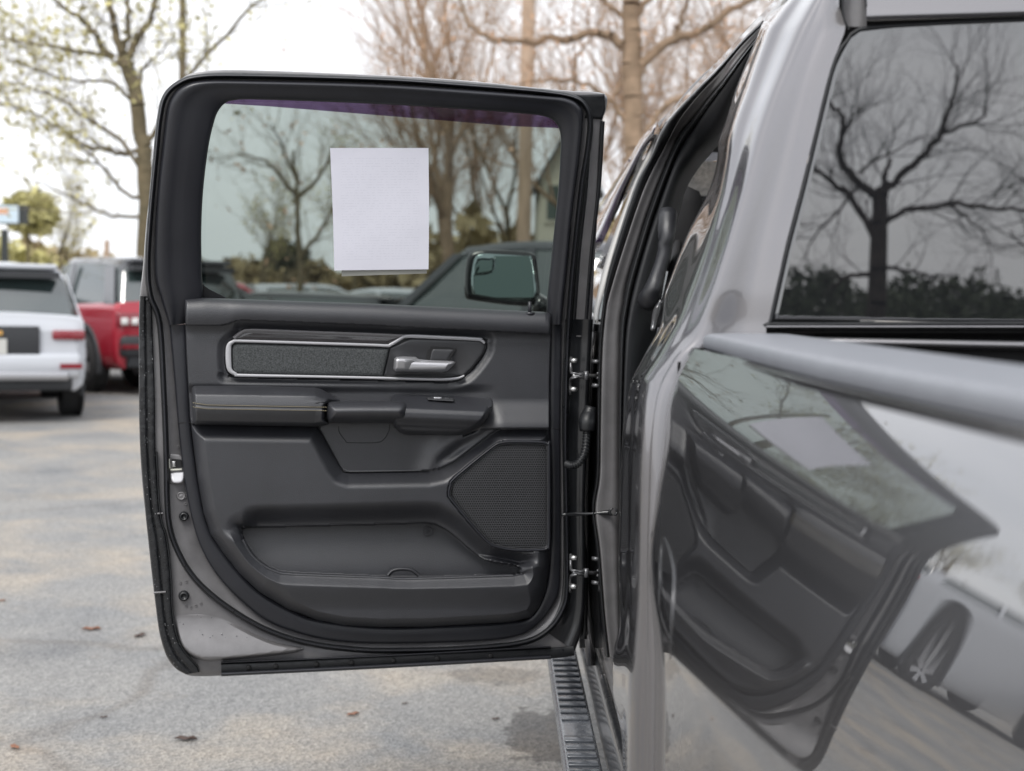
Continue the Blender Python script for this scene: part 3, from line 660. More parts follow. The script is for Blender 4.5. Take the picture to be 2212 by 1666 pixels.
# ---- upper front corner block and run channel of the door
relief('corner_block', [(1236,204),(1306,203),(1308,236),(1300,258),(1262,256),(1270,236),(1256,214)], lambda U, V, s: -.012 + .004 * rnd(s, 4), 'rubber', D_, step=4)
for k, (a, b, dd) in enumerate(((1262, 1236, -.014), (1275, 1248, -.022), (1290, 1262, -.016))):
    band('run_channel', [(a + 12, 262), (a + 4, 400), ((a + b) / 2 + 2, 540), (b + 4, 690)], 9, dd, .006, 'rubber', D_, m=6)
# front shut face of the door, its shade put into the colour
F0 = [(1224,690),(1219,800),(1217,922),(1219,1092),(1218,1263),(1205,1325),(1180,1365)]
F1 = [(1279,690),(1273,800),(1268,922),(1262,1092),(1263,1263),(1258,1345),(1240,1405)]
f0, f1 = cr(F0, 6), cr(F1, 6)
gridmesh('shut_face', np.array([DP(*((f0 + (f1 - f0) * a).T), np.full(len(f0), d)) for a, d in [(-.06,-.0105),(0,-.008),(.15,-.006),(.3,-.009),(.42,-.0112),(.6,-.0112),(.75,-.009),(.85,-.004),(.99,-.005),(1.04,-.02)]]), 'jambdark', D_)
F2 = [(1297,262),(1293,430),(1286,538),(1279,700)]
# ---- door glass and rain visor
relief('door_glass', [(430,660),(428,500),(445,300),(470,225),(495,208),(810,215),(1190,240),(1220,290),(1205,500),(1190,700),(800,680)], lambda U, V, s: -.030 + 0 * U, 'doorglass', D_, step=30, skirt=.004)
vp = [(485,224),(492,205),(811,214),(1200,240),(1222,262),(1216,279),(1200,276.5),(1110,273),(813,248.7),(582,230)]
relief('rain_visor', vp, lambda U, V, s: -.045 - .020 * rnd(s, 30), 'visor_film', D_, step=5, axis='u', skirt=.004)
relief('quarter_fillet', [(437,612),(446,622),(489,643),(489,650),(437,650)], lambda U, V, s: -.022 + 0 * U, 'rubber', D_, step=4)

# ================================================================== BODY OF THE TRUCK
def strip(name, cols, mat, parent, m=5, mc=1, **k):
    """loft through columns; a column = list of world points"""
    A = np.array(cols)                       # (C, R, 3)
    A = np.transpose(A, (1, 0, 2)); A = cr(A, m)
    if mc > 1: A = np.transpose(cr(np.transpose(A, (1, 0, 2)), mc), (1, 0, 2))
    return gridmesh(name, A, mat, parent, **k)
def sidecol(pts, dx): 
    a = np.array(pts, float); return side(a[:, 0], a[:, 1], dx)
# B pillar and roof rail: bands from the roof down to the sill (same number of points)
B_out = [(1647,45),(1600,93),(1552,148),(1500,200),(1452,252),(1428,287),(1406,340),(1375,397),(1336,514),(1312,600),(1303,662),(1294,760),(1291,922),(1289,1030),(1280,1100),(1290,1190),(1300,1320),(1310,1420)]
B_mid = [(1643,58),(1600,100),(1556,152),(1505,208),(1466,258),(1444,300),(1432,322),(1391,404),(1344,541),(1314,640),(1306,682),(1299,770),(1296,922),(1294,1030),(1284,1100),(1295,1190),(1305,1320),(1316,1420)]
C_r   = [(1643,72),(1600,126),(1562,176),(1525,220),(1492,262),(1469,290),(1446,340),(1403,451),(1375,541),(1356,607),(1347,660),(1340,720),(1337,922),(1337,1030),(1337,1100),(1337,1190),(1339,1320),(1345,1420)]
T_r   = [(1642,80),(1606,135),(1572,187),(1540,235),(1512,282),(1490,318),(1462,365),(1426,470),(1398,560),(1377,640),(1366,690),(1358,760),(1350,922),(1350,1030),(1350,1100),(1350,1190),(1350,1320),(1352,1420)]
IN_r  = [(1640,95),(1612,165),(1590,230),(1565,290),(1535,330),(1506,365),(1478,415),(1458,500),(1436,590),(1422,680),(1416,720),(1400,790),(1380,922),(1372,1030),(1372,1100),(1372,1190),(1372,1320),(1372,1420)]
_bo = np.array(B_out, float); DPIL = np.interp(_bo[:, 1], [45, 93, 148, 200, 252, 300, 400, 1500], [2.32, 2.46, 2.64, 2.80, 2.94, 3.01, 3.04, 3.02])
def pc(P_, off):
    P_ = np.array(P_, float); return atD(P_[:, 0], P_[:, 1], DPIL + off)
BO, BM, CR_, TR_, IR_ = (np.array(q, float) for q in (B_out, B_mid, C_r, T_r, IN_r))
strip('pillar_seal', [pc(BO - (2, 0), .06), pc(BO, .0), pc(BO * .6 + BM * .4, -.012), pc(BM, .004), pc(BM + (1, 0), .03)], 'rubber', truck, mc=2)
strip('pillar_jamb', [pc(BM, .03), pc(BM + (1, 0), .004), pc(BM * .85 + CR_ * .15, .0), pc(BM * .5 + CR_ * .5, .012), pc(BM * .2 + CR_ * .8, .016), pc(CR_, .03)], 'jamb', truck, mc=2)
strip('opening_seal', [pc(CR_ - (1, 0), .04), pc(CR_, .008), pc(CR_ * .8 + TR_ * .2, -.012), pc(CR_ * .55 + TR_ * .45, .0), pc(CR_ * .5 + TR_ * .5, .03)], 'rubber', truck, mc=3)
strip('pillar_trim', [pc(CR_ * .5 + TR_ * .5, .05), pc(CR_ * .45 + TR_ * .55, .006), pc(TR_, -.004), pc(TR_ * .5 + IR_ * .5, .03), pc(IR_, .14), pc(IR_ + (2, 0), .24)], 'trimdark', truck, mc=2)
# front roof rail and gutter, forward of the B pillar
A_o = [(1690,-12),(1616,61),(1552,131),(1497,182),(1447,241),(1420,266)]
A_i = [(1647,45),(1600,93),(1552,148),(1500,200),(1452,252),(1428,287)]
strip('roof_gutter', [sidecol(A_o, .03), sidecol(A_o, .0), sidecol(np.array(A_o)*.5+np.array(A_i)*.5, -.006), sidecol(A_i, .004)], 'garnish', truck, mc=2)
# closed front door: lower panel, glass, frame, visor
ys = np.linspace(3.13, 4.35, 7); zs = np.linspace(.55, ZB2 + .01, 8)
gridmesh('front_door_panel', np.array([[(XB + .012 * ((z - 1.0) / .4) ** 2 + .05 * max(0, (.75 - z)) , y, z) for y in ys] for z in zs]), 'paint', truck, solid=.02)
def sp(y, z, dx=0): return (XB + dx + KB * max(0, z - ZB2), y, z)
gridmesh('front_window', np.array([[sp(y, z, .006) for y in np.linspace(3.42, 4.2, 4)] for z in (1.33, 1.5, 1.62, 1.80)]), 'frontglass', truck)
strip('front_frame_strip', [sidecol([(1418,292),(1396,345),(1372,400),(1334,500),(1308,580),(1290,660),(1286,690)], -.004), sidecol([(1424,292),(1403,345),(1378,400),(1342,500),(1318,580),(1298,660),(1292,700)], -.004)], 'framestrip', truck, solid=.006)
strip('front_rain_visor', [sidecol([(1420,262),(1394,290),(1362,340),(1322,404),(1292,452),(1272,500),(1262,540)], -.02), sidecol([(1415,280),(1392,308),(1362,362),(1326,430),(1296,490),(1278,530),(1266,560)], -.035), sidecol([(1408,300),(1392,328),(1362,390),(1332,457),(1304,520),(1286,545),(1268,570)], -.012)], 'visor', truck, mc=4, solid=.003)
# fender and hood further forward
gridmesh('front_fender', np.array([[(XB + .02 + .02 * (z - .9) ** 2 + (.25 * (z - 1.25) if z > 1.25 else 0), y, z) for y in np.linspace(4.36, 5.5, 5)] for z in (.6, .8, 1.0, 1.2, 1.3)]), 'paint', truck, solid=.02)
gridmesh('hood', np.array([[(x, y, 1.30 + .08 * math.sin((x - .26) / 1.8 * math.pi) - .05 * (y - 4.4)) for y in np.linspace(4.4, 5.6, 5)] for x in np.linspace(.27, 2.06, 9)]), 'paint', truck, solid=.02)
# far side, floor, roof, seats
XR = 2.08
gridmesh('roof', np.array([[(x, y, 1.885 + .055 * math.sin(min(1, max(0, (x - .45) / 1.4)) * math.pi) - .10 * max(0, y - 3.7)) for y in np.linspace(1.92, 4.25, 9)] for x in np.linspace(.452, 1.86, 13)]), 'paint', truck, solid=.03)
gridmesh('headliner', np.array([[(x, y, 1.845) for y in np.linspace(1.95, 3.9, 3)] for x in (.46, 1.1, 1.85)]), 'liner', truck)
V, F = joinvf([box_vf((XR - .04, 3.2, .95), (.08, 2.6, .8)), box_vf((XR - .12, 2.0, 1.6), (.1, .3, .6)), box_vf((XR - .12, 3.12, 1.6), (.1, .14, .6)), box_vf((1.92, 3.1, 1.86), (.16, 2.4, .08))])
mesh('far_side_wall', V, F, 'garnish', truck, smooth=False)
gridmesh('far_window', np.array([[(XR - .08 - KB * (z - 1.33), y, z) for y in (2.1, 3.0, 4.1)] for z in (1.33, 1.6, 1.84)]), 'frontglass', truck)
box('floor_pan', (1.15, 3.1, .50), (1.75, 2.5, .06), 'seat', truck)
gridmesh('windshield', np.array([[(x, 4.85 - (z - 1.35) * 1.3, z) for z in (1.35, 1.6, 1.85)] for x in (.4, 1.15, 1.9)]), 'frontglass', truck)
for nm, x, hx, hw in (('front_seat', .68, .46, .13), ('front_seat', 1.6, 1.6, .25)):
    sx = box(nm, (x, 3.45, 1.05), (.50, .14, .80), 'seat', truck, bev=.05)
    box('headrest', (hx, 3.46, 1.60), (hw, .10, .22), 'seat', sx, bev=.045)
# rear seat back, low and dark
box('rear_seat', (1.15, 2.12, .98), (1.5, .22, .7), 'seat', truck, bev=.05)
# dark block behind the hinges
q = [(1262,690),(1258,760),(1255,922),(1254,1092),(1255,1263),(1252,1400)]
r_ = [(1308,690),(1302,760),(1299,922),(1292,1092),(1300,1263),(1318,1400)]
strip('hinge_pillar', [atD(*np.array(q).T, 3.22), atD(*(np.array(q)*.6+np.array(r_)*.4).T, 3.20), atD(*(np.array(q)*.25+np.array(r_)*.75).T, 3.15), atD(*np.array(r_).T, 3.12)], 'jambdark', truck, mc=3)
# second tube-like flange with a soft highlight
tube('hinge_flange', [atD(np.array(float(u)), v, 3.17) for u, v in ((1283,700),(1277,790),(1270,922),(1262,1060),(1263,1200),(1264,1290),(1262,1380))], .007, 'jambdark', truck, sides=8)

# grab handle on the pillar trim
gh = [(1442,462),(1440,500),(1436,540),(1428,570),(1418,600),(1407,630),(1398,652)]
hb = np.array([atD(np.array(float(u)), np.array(float(v)), 2.955 + .03 * (i in (0, 6))) for i, (u, v) in enumerate(gh)])
tube('grab_handle', hb, [.022, .020, .016, .015, .016, .020, .024], 'card', truck, sides=12)
tube('seat_belt_guide', [side(np.array(1476.), np.array(412.), .14), side(np.array(1473.), np.array(445.), .14), side(np.array(1470.), np.array(478.), .14)], [.02, .022, .015], 'garnish', truck, sides=10)
tube('seat_belt', [side(np.array(1472.), np.array(470.), .14), side(np.array(1452.), np.array(590.), .13), side(np.array(1425.), np.array(700.), .12)], .010, 'seat', truck, sides=6)
tube('belt_buckle', [side(np.array(1428.), np.array(648.), .10), side(np.array(1418.), np.array(672.), .10), side(np.array(1410.), np.array(712.), .10)], [.005, .008, .005], 'gunmetal', truck, sides=8)

# ---- C pillar, cab corner and rear face
vr = np.array([-140,-60,0,40,63,95,130,165,200,235,271,304,340,380,423,460,500,530,562,600,634,665,693,713,735,763,790,818,835,860,900,948,1000,1060,1151,1223,1294,1363,1398,1443,1470,1503,1545,1590,1665,1800,1950], float)
f_u0 = lambda v: np.interp(v, [-140,-60,0,30,63,127,190,271,304,360,423,499,562,634,693,713,763,818,835,860,900,948,1044,1151,1223,1294,1363,1398,1443,1503,1590,1665,1950], [1810,1740,1690,1660,1641,1616,1590,1565,1552,1549,1527,1489,1464,1438,1430,1422,1395,1366,1361,1357,1350,1345,1341,1339,1337,1339,1336,1328,1324,1325,1343,1345,1350])
f_u2 = lambda v: np.interp(v, [-140,-60,0,60,130,200,252,295,334,412,529,607,683,720,758,790,820,859,927,1008,1106,1328,1398,1450,1500,1665,1950], [1830,1765,1708,1662,1636,1612,1592,1580,1574,1560,1528,1502,1473,1453,1431,1410,1391,1384,1377,1372,1370,1367,1363,1359,1357,1356,1356])
f_u3 = lambda v: np.interp(v, [-140,-60,0,100,200,300,400,500,600,690,730,745,758,797,833,859,911,976,1106,1190,1363,1503,1665,1950], [1860,1810,1780,1735,1692,1658,1628,1596,1564,1535,1518,1503,1486,1459,1441,1433,1424,1419,1415,1411,1412.5,1414,1412.5,1410])
f_u4 = lambda v: np.interp(v, [-140,-60,0,65,150,400,540,700,760,1950], [1850,1822,1812,1826,1793,1731,1694,1660,1650,1560])
up_ = 1 - np.clip((vr - 640) / 180, 0, 1)            # 1 on the upper pillar, 0 on the lower body
cols = []
def cc(u, D): return atD(u, vr, D)
u0, u2, u3, u4 = f_u0(vr), f_u2(vr), f_u3(vr), f_u4(vr); u4 = np.maximum(u4, u3 + 25)
D0 = 2.22 + .06 * up_; D2 = 2.00 + .02 * up_; _tl = .036 * np.clip((700 - vr) / 650, 0, 1.3); D3 = 1.945 - .01 * up_ - _tl * .8; D4 = 1.915 - .006 * up_ - _tl
cols = [cc(u0 + 14, D0 + .10), cc(u0 + 3, D0 + .05), cc(u0, D0), cc(u0 + (u2 - u0) * .5, (D0 + D2) / 2), cc(u2, D2), cc(u2 + (u3 - u2) * .33, D2 - .036), cc(u2 + (u3 - u2) * .68, D3 + .006), cc(u3, D3 - .005), cc(u3 + (u4 - u3) * .5, (D3 + D4) / 2 + .004), cc(u4, D4)]
A = np.transpose(np.array(cols), (1, 0, 2)); A = cr(A, 3); A = np.transpose(cr(np.transpose(A, (1, 0, 2)), 4), (1, 0, 2))
gridmesh('cab_corner', A, 'paint', truck)
# rear wall of the cab round the window: upright plane across the truck
def onY(u, v, y): return onplane(u, v, (0, 1, 0), y)
gridmesh('roof_rear_panel', np.array([[onY(np.array(float(u)), np.array(v + (u - 1870) * -.03), 1.90 + dd) for u in (1872, 1980, 2100, 2260, 2500)] for v, dd in ((-150, .1), (-80, .035), (0, .0), (30, -.016), (40, -.018), (45, .0))]), 'paint', truck)
gridmesh('roof_ditch', np.array([[onY(np.array(float(u)), np.array(float(v)), 1.905 + dd) for u, dd in ((1816, .0), (1824, .012), (1862, .012), (1872, .0))] for v in (-150, -40, 20, 58)]), 'jamb', truck)
band('ditch_seal', [(1817,-60),(1819,0),(1823,40),(1834,64)], 5, .0, .004, 'rubber', truck, place=lambda u, v, d: onY1(u, v, 1.900, d))
band('ditch_seal', [(1868,-60),(1870,0),(1875,40)], 5, .0, .004, 'rubber', truck, place=lambda u, v, d: onY1(u, v, 1.895, d))
wi = [(1830,85),(1846,70),(1880,60),(2040,50),(2300,38),(2500,30),(2500,700),(2300,698),(1900,697),(1672,699),(1667,692),(1700,540),(1737,400),(1798,150)]
relief('rear_window', wi, lambda U, V, s: 0 * U, 'darkglass', truck, step=20, place=lambda u, v, d: onY1(u, v, 1.897, d), skirt=.01)
band('rear_window_seal', [(2500,30),(2212,43),(2040,50),(1880,60),(1846,70),(1832,85),(1798,150),(1737,400),(1700,540),(1666,690),(1672,700),(1900,700),(2212,699),(2500,702)], 9, 0, .006, 'rubber', truck, m=5, place=lambda u, v, d: onY1(u, v, 1.899, d))
gridmesh('cab_rear_panel', np.array([[onY(np.array(float(u)), np.array(v), 1.905 - dd) for u in (1655, 1800, 2000, 2212, 2500)] for v, dd in ((701., .0), (704., .012), (709., .012), (713., .0), (735., -.005), (800., -.01), (1200., -.01), (1900., .0))]), 'paint', truck)

# ---- bed side: profile fitted so that it mirrors the open door
ZK = np.array([.3, .6, .85, 1.0, 1.08, 1.15, 1.2, 1.25, 1.3, 1.36, 1.45])
PR = [-0.0999, -0.0205, -0.0103, -0.0669, 0.1634, 0.2063, 0.2465, 0.1817, 0.5151, 0.8366, 1.3188, 0.2281, -0.0249, 0.0337, -0.1239, -0.3078, -0.1547]
def bed_x(y, z):
    def I(zz):
        tot = 0.
        for i in range(len(ZK) - 1):
            a, b = ZK[i], ZK[i + 1]; t = min(max(zz, a), b) - a
            if t > 0: tot += PR[i] * t + (PR[i + 1] - PR[i]) / (b - a) * t * t / 2
        return tot
    yy = max(y, .45); Y = yy - 1.3; Z = z - 1.2; Zc = max(Z, -.30)
    return I(z) - I(1.15) + PR[11] + PR[12] * Y + PR[13] * Y * Y + PR[14] * Y * Zc + PR[15] * Y * Zc * Zc + PR[16] * Y * Y * Zc
YF = 1.885
ys = np.concatenate([np.linspace(-1.0, .4, 10)[:-1], np.linspace(.4, YF, 60)]); zs = np.concatenate([np.linspace(.42, 1.0, 30)[:-1], np.linspace(1.0, 1.352, 60)])
G = np.array([[(bed_x(y, z), y, z) for y in ys] for z in zs])
fr = np.array([[(bed_x(YF, z) + .004, YF + .004, z), (bed_x(YF, z) + .05, YF + .006, z)] for z in zs])
G = np.concatenate([G, fr], 1)
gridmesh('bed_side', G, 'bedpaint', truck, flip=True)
def on_bed(u, v):
    d = rays(np.array(float(u)), np.array(float(v))); lo, hi = .5, 2.2
    for _ in range(40):
        m_ = (lo + hi) / 2; p = CAMP + d * m_
        if p[0] < bed_x(p[1], p[2]): lo = m_
        else: hi = m_
    return CAMP + d * lo
tube('reflection_bead', [on_bed(u, v) + (-.0008, 0, 0) for u, v in ((1448,1425),(1452,1340),(1457,1250),(1451,1205),(1441,1172),(1434,1162),(1429,1185),(1426,1250),(1424,1320))], [.0005, .0009, .0011, .0008, .0006, .0005, .0004, .0004, .0003], 'gunmetal', truck, sides=5)  # added bead tracing an arch reflected in the bed side
# dark filler in the gap between cab and bed
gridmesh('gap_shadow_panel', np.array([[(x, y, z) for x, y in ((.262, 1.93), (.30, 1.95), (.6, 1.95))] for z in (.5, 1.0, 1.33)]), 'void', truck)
# rail cap
sec = [(.302, 1.353), (.289, 1.353), (.2868, 1.355), (.2855, 1.361), (.2862, 1.3675), (.2885, 1.3715), (.294, 1.3735), (.31, 1.3745), (.36, 1.3755), (.40, 1.3755), (.410, 1.372), (.413, 1.364), (.413, 1.34)]
yy = np.concatenate([[1.868, 1.866, 1.86, 1.84], np.linspace(1.8, -1, 20)])
def rs(y):
    s = cr(np.array(sec), 3); k = {1.868: .15, 1.866: .5, 1.86: .85}.get(round(float(y), 4), 1.)
    c = np.array([.34, 1.362]); yc_ = min(max(float(y), .6), 1.85)
    dx = max(0., bed_x(yc_, 1.345) - .012 - .2865); dz = -.004 * min(1, max(0, (1.88 - yc_) / 1.08))
    out = []
    for a, b in s:
        w = min(1, max(0, (.40 - a) / .10)); out.append((c[0] + (a - c[0]) * (.82 + .18 * k) + dx * w, y, c[1] + (b - c[1]) * k + dz * w))
    return out
gridmesh('bed_rail_cap', np.array([rs(y) for y in yy]), 'rail', truck)
tube('rail_bead', [(max(.2895, bed_x(q_, 1.345) - .006), q_, 1.3475 - .003 * (1.86 - q_) / 1.2) for q_ in (1.862, 1.6, 1.3, 1.0, .8, .6)], .0032, 'paint', truck, sides=8, m=2)
# bed interior: front wall, far side, floor, near inner wall
box('bed_front_wall', (1.2, 1.79, 1.11), (1.62, .05, .5), 'void', truck)
box('bed_front_rail', (1.2, 1.775, 1.3695), (1.62, .10, .007), 'paint', truck, bev=.002)
box('bed_inner_wall', (.44, .4, 1.08), (.03, 2.75, .56), 'void', truck)
box('bed_floor', (1.2, .4, .84), (1.56, 2.7, .05), 'jambdark', truck)
box('bed_far_side', (2.02, .4, 1.12), (.1, 2.9, .5), 'paint', truck, bev=.03)
box('tailgate', (1.2, -1.0, 1.12), (1.6, .06, .5), 'paint', truck, bev=.02)

# ---- rocker, sill and step board
yv = np.linspace(1.2, 4.6, 18)
def prism(name, secs, mat, ylist=yv, **k):
    return gridmesh(name, np.array([[(x, y, z) for x, z in cr(np.array(secs), 2)] for y in ylist]), mat, truck, **k)
prism('rocker_panel', [(.30, .40), (.262, .41), (.25, .44), (.249, .50), (.252, .545), (.262, .556)], 'jambdark')
prism('sill_seal', [(.251, .55), (.249, .558), (.254, .566), (.263, .566), (.266, .558)], 'rubber')
prism('door_sill', [(.264, .556), (.275, .563), (.31, .566), (.34, .572), (.36, .60)], 'jamb')
prism('step_board', [(.245, .40), (.243, .418), (.235, .421), (.18, .421), (.168, .417), (.162, .405), (.166, .385), (.20, .37)], 'tread', ylist=np.linspace(2.0, 4.7, 12))
for k in range(44):
    y = 2.35 + k * .052
    if 2.98 < y < 3.13 or 3.66 < y < 3.75: continue
    box('tread_rib', (.204, y, .4235), (.066, .034, .006), 'tread', truck, bev=.002)

# ---- hinges, check strap, wiring boot
def P3(u, v, D): return atD(np.array(float(u)), np.array(float(v)), D)
def hinge(v0, dark):
    hp_ = P3(1266, v0, 3.05)
    h = tube('door_hinge', [P3(1237, v0, 3.03), P3(1262, v0 + 1, 3.04), P3(1293, v0 + 1, 3.06)], .0048, 'steel' if not dark else 'gunmetal', truck, sides=6, m=1)
    base = sum((o.location for o in (truck,)), Vector())
    tube('hinge_bracket', [P3(1233, v0 - 40, 3.06), P3(1233, v0 - 14, 3.05), P3(1237, v0 - 4, 3.03), P3(1262, v0 - 3, 3.03)], .0035, 'gunmetal', h, sides=6)
    tube('hinge_bracket', [P3(1232, v0 + 42, 3.06), P3(1232, v0 + 16, 3.05), P3(1237, v0 + 5, 3.03), P3(1258, v0 + 4, 3.03)], .0035, 'gunmetal', h, sides=6)
    tube('hinge_bracket', [P3(1296, v0 - 38, 3.07), P3(1297, v0 - 10, 3.06), P3(1290, v0 - 3, 3.05)], .0035, 'gunmetal', h, sides=6)
    tube('hinge_bracket', [P3(1295, v0 + 40, 3.07), P3(1296, v0 + 12, 3.06), P3(1290, v0 + 5, 3.05)], .0035, 'gunmetal', h, sides=6)
    for (u, dv, r) in ((1239, -32, .0062), (1238, 30, .0062), (1286, -30, .005), (1286, 22, .005)):
        p = P3(u, v0 + dv, 3.02); tube('hinge_bolt', [p + (-.006, .004, 0), p + (0, 0, 0), p + (.007, -.004, 0)], [r, r, r * .8], 'steel' if u < 1260 else 'gunmetal', h, sides=6, m=1)
    tube('hinge_pin', [P3(1266, v0 - 9, 3.035), P3(1266, v0 + 10, 3.035)], .006, 'gunmetal', h, sides=10, m=1)
hinge(811, False); hinge(1237, True)
tube('check_strap', [P3(1213, 1112, 3.02), P3(1245, 1111, 3.03), P3(1275, 1110, 3.03), P3(1300, 1108, 3.03), P3(1318, 1107, 3.03)], [.0035, .0045, .003, .0045, .006], 'jambdark', truck, sides=8)
ringc = P3(1325, 1106, 3.02)
tube('strap_eye', [ringc + (.008 * math.cos(a), 0, .008 * math.sin(a)) for a in np.linspace(0, 2 * math.pi, 13)], .003, 'jambdark', truck, sides=6, m=1)
tube('wiring_boot', [P3(1276, 878, 3.04), P3(1272, 895, 3.04), P3(1268, 912, 3.03), P3(1268, 931, 3.03)], [.012, .017, .020, .017], 'rubber', truck, sides=10)
ct = cr(np.array([P3(1268, 932, 3.03), P3(1266, 955, 3.02), P3(1262, 980, 3.01), P3(1250, 1000, 3.0), P3(1236, 1006, 3.0), P3(1224, 1003, 3.01)]), 14)
tube('wiring_hose', ct, [(.0095 if (i // 2) % 2 else .0068) for i in range(len(ct))], 'rubber', truck, sides=9, m=1)
tube('reflected_arch', [P3(1421, 1432, 1.80), P3(1423, 1300, 1.79), P3(1425, 1200, 1.79), P3(1432, 1160, 1.78), P3(1443, 1180, 1.77), P3(1452, 1225, 1.765), P3(1450, 1320, 1.77), P3(1445, 1430, 1.78)], .0012, 'void', truck, sides=5) if False else None

# ---- left door mirror of the truck
DM = 4.25
mo = [(1004,640),(1003,600),(1008,560),(1020,545),(1050,539),(1110,541),(1145,545),(1158,556),(1164,600),(1166,640),(1160,655),(1140,662),(1100,660),(1040,652),(1012,648)]
mp_ = lambda u, v, d: atD(u, v, DM - d)
mh = relief('door_mirror', mo, lambda U, V, s: .01 * rnd(s, 8) - .01, 'mirror_frame', truck, step=5, smooth_pts=2, place=mp_, skirt=.10)
relief('mirror_glass', [(1020,632),(1018,600),(1022,570),(1028,553),(1040,548),(1110,549),(1140,551),(1150,560),(1156,600),(1158,634),(1150,645),(1120,648),(1060,642),(1028,638)], lambda U, V, s: .004 + 0 * U, 'mirror', mh, step=8, smooth_pts=2, place=mp_, skirt=.002)
relief('spot_mirror', [(1023,572),(1030,552),(1042,549),(1067,551),(1070,558),(1070,580),(1062,590),(1048,594),(1022,596)], lambda U, V, s: .0065 + .002 * rnd(s, 14), 'mirror', mh, step=3, place=mp_, skirt=.003)
tube('mirror_arm', [P3(1155, 655, DM), P3(1190, 668, DM), P3(1245, 680, DM - .05)], [.035, .03, .04], 'mirror_frame', truck, sides=8)

# ================================================================== PAPER ON THE GLASS
pap = np.zeros((24, 20, 3)); puv = np.zeros((24, 20, 2))
for i in range(24):
    for j in range(20):
        a, b = j / 19, i / 23
        u = (713 + (925.5 - 713) * a) * (1 - b) + (722 + (925.5 - 722) * a) * b + 1.2 * math.sin(b * 3)
        v = 320 + (584.5 - 320) * b - 2.5 * a * b
        d = .003 + .0006 * math.sin(a * 7 + b * 4) * math.sin(b * 6 - a * 3) + .005 * max(0, b - .85) * max(0, a - .6)
        pap[i, j] = DP(np.array(u), np.array(v), -.027 + d); puv[i, j] = (a, 1 - b)
o = gridmesh('paper_sheet', pap, 'paper', uv=puv.reshape(-1, 2), flip=True)
tag(o, 'white printed sheet taped to the inside of the open door window', 'paper')
MT['paper_reflection'] = principled('grey_paper_reflection', (.36, .36, .33), .9)  # grey of an added sheet that draws the paper reflected in the glass
o = mesh('reflection_sheet', DP(np.array([738., 925., 922., 738.]), np.array([322., 322., 591., 597.]), np.full(4, -.0275)), [(3, 2, 1, 0)], 'paper_reflection', None, solid=.001, smooth=False)
tag(o, 'grey sheet added as the reflection of the white paper, showing just below it', 'card')

# ================================================================== TREES
def bark(name, c, c2): return principled(name, c, .9, var=1, vcol=c2, vscale=5, bump=1.0, bscale=25, spec=.2)
MT['bark_olive'] = bark('olive_bark', (.11, .095, .06), (.20, .16, .10))
MT['bark_tan'] = bark('tan_bark', (.22, .16, .11), (.36, .26, .18))
MT['bark_dark'] = bark('dark_bark', (.035, .03, .026), (.07, .058, .05))
MT['twig_brown'] = principled('brown_twigs', (.33, .225, .15), .9, var=.4, vscale=.8, spec=.1)
MT['twig_grey'] = principled('grey_twigs', (.22, .19, .14), .9, var=.5, vscale=.8, spec=.1)
MT['twig_dark'] = principled('dark_twigs', (.03, .028, .025), .9, spec=.1)
MT['bud_yellow'] = principled('pale_green_buds', (.50, .46, .22), .8, var=.5, vscale=3, spec=.1)
MT['bud_orange'] = principled('tan_buds', (.55, .36, .24), .8, var=.4, vscale=3, spec=.1)
MT['leaf_yellow'] = principled('yellow_green_leaves', (.50, .47, .22), .7, var=.4, vscale=2, spec=.2)
MT['leaf_dark'] = principled('dark_evergreen_leaves', (.06, .075, .045), .7, var=.5, vscale=2, spec=.2)
MT['leaf_olive'] = principled('olive_brown_brush', (.33, .27, .16), .8, var=.5, vscale=1.5, spec=.1)
def seg(acc, a, b, ra, rb, sides):
    V, F = acc; d = b - a; d = d / (np.linalg.norm(d) + 1e-9); ref = np.array([0, 0, 1.]) if abs(d[2]) < .9 else np.array([1., 0, 0])
    x = np.cross(d, ref); x /= np.linalg.norm(x); y = np.cross(d, x); n = len(V)
    for p, r in ((a, ra), (b, rb)):
        for k in range(sides):
            t = 2 * math.pi * k / sides; V.append(p + r * (x * math.cos(t) + y * math.sin(t)))
    for k in range(sides):
        k2 = (k + 1) % sides; F.append((n + k, n + k2, n + sides + k2, n + sides + k))
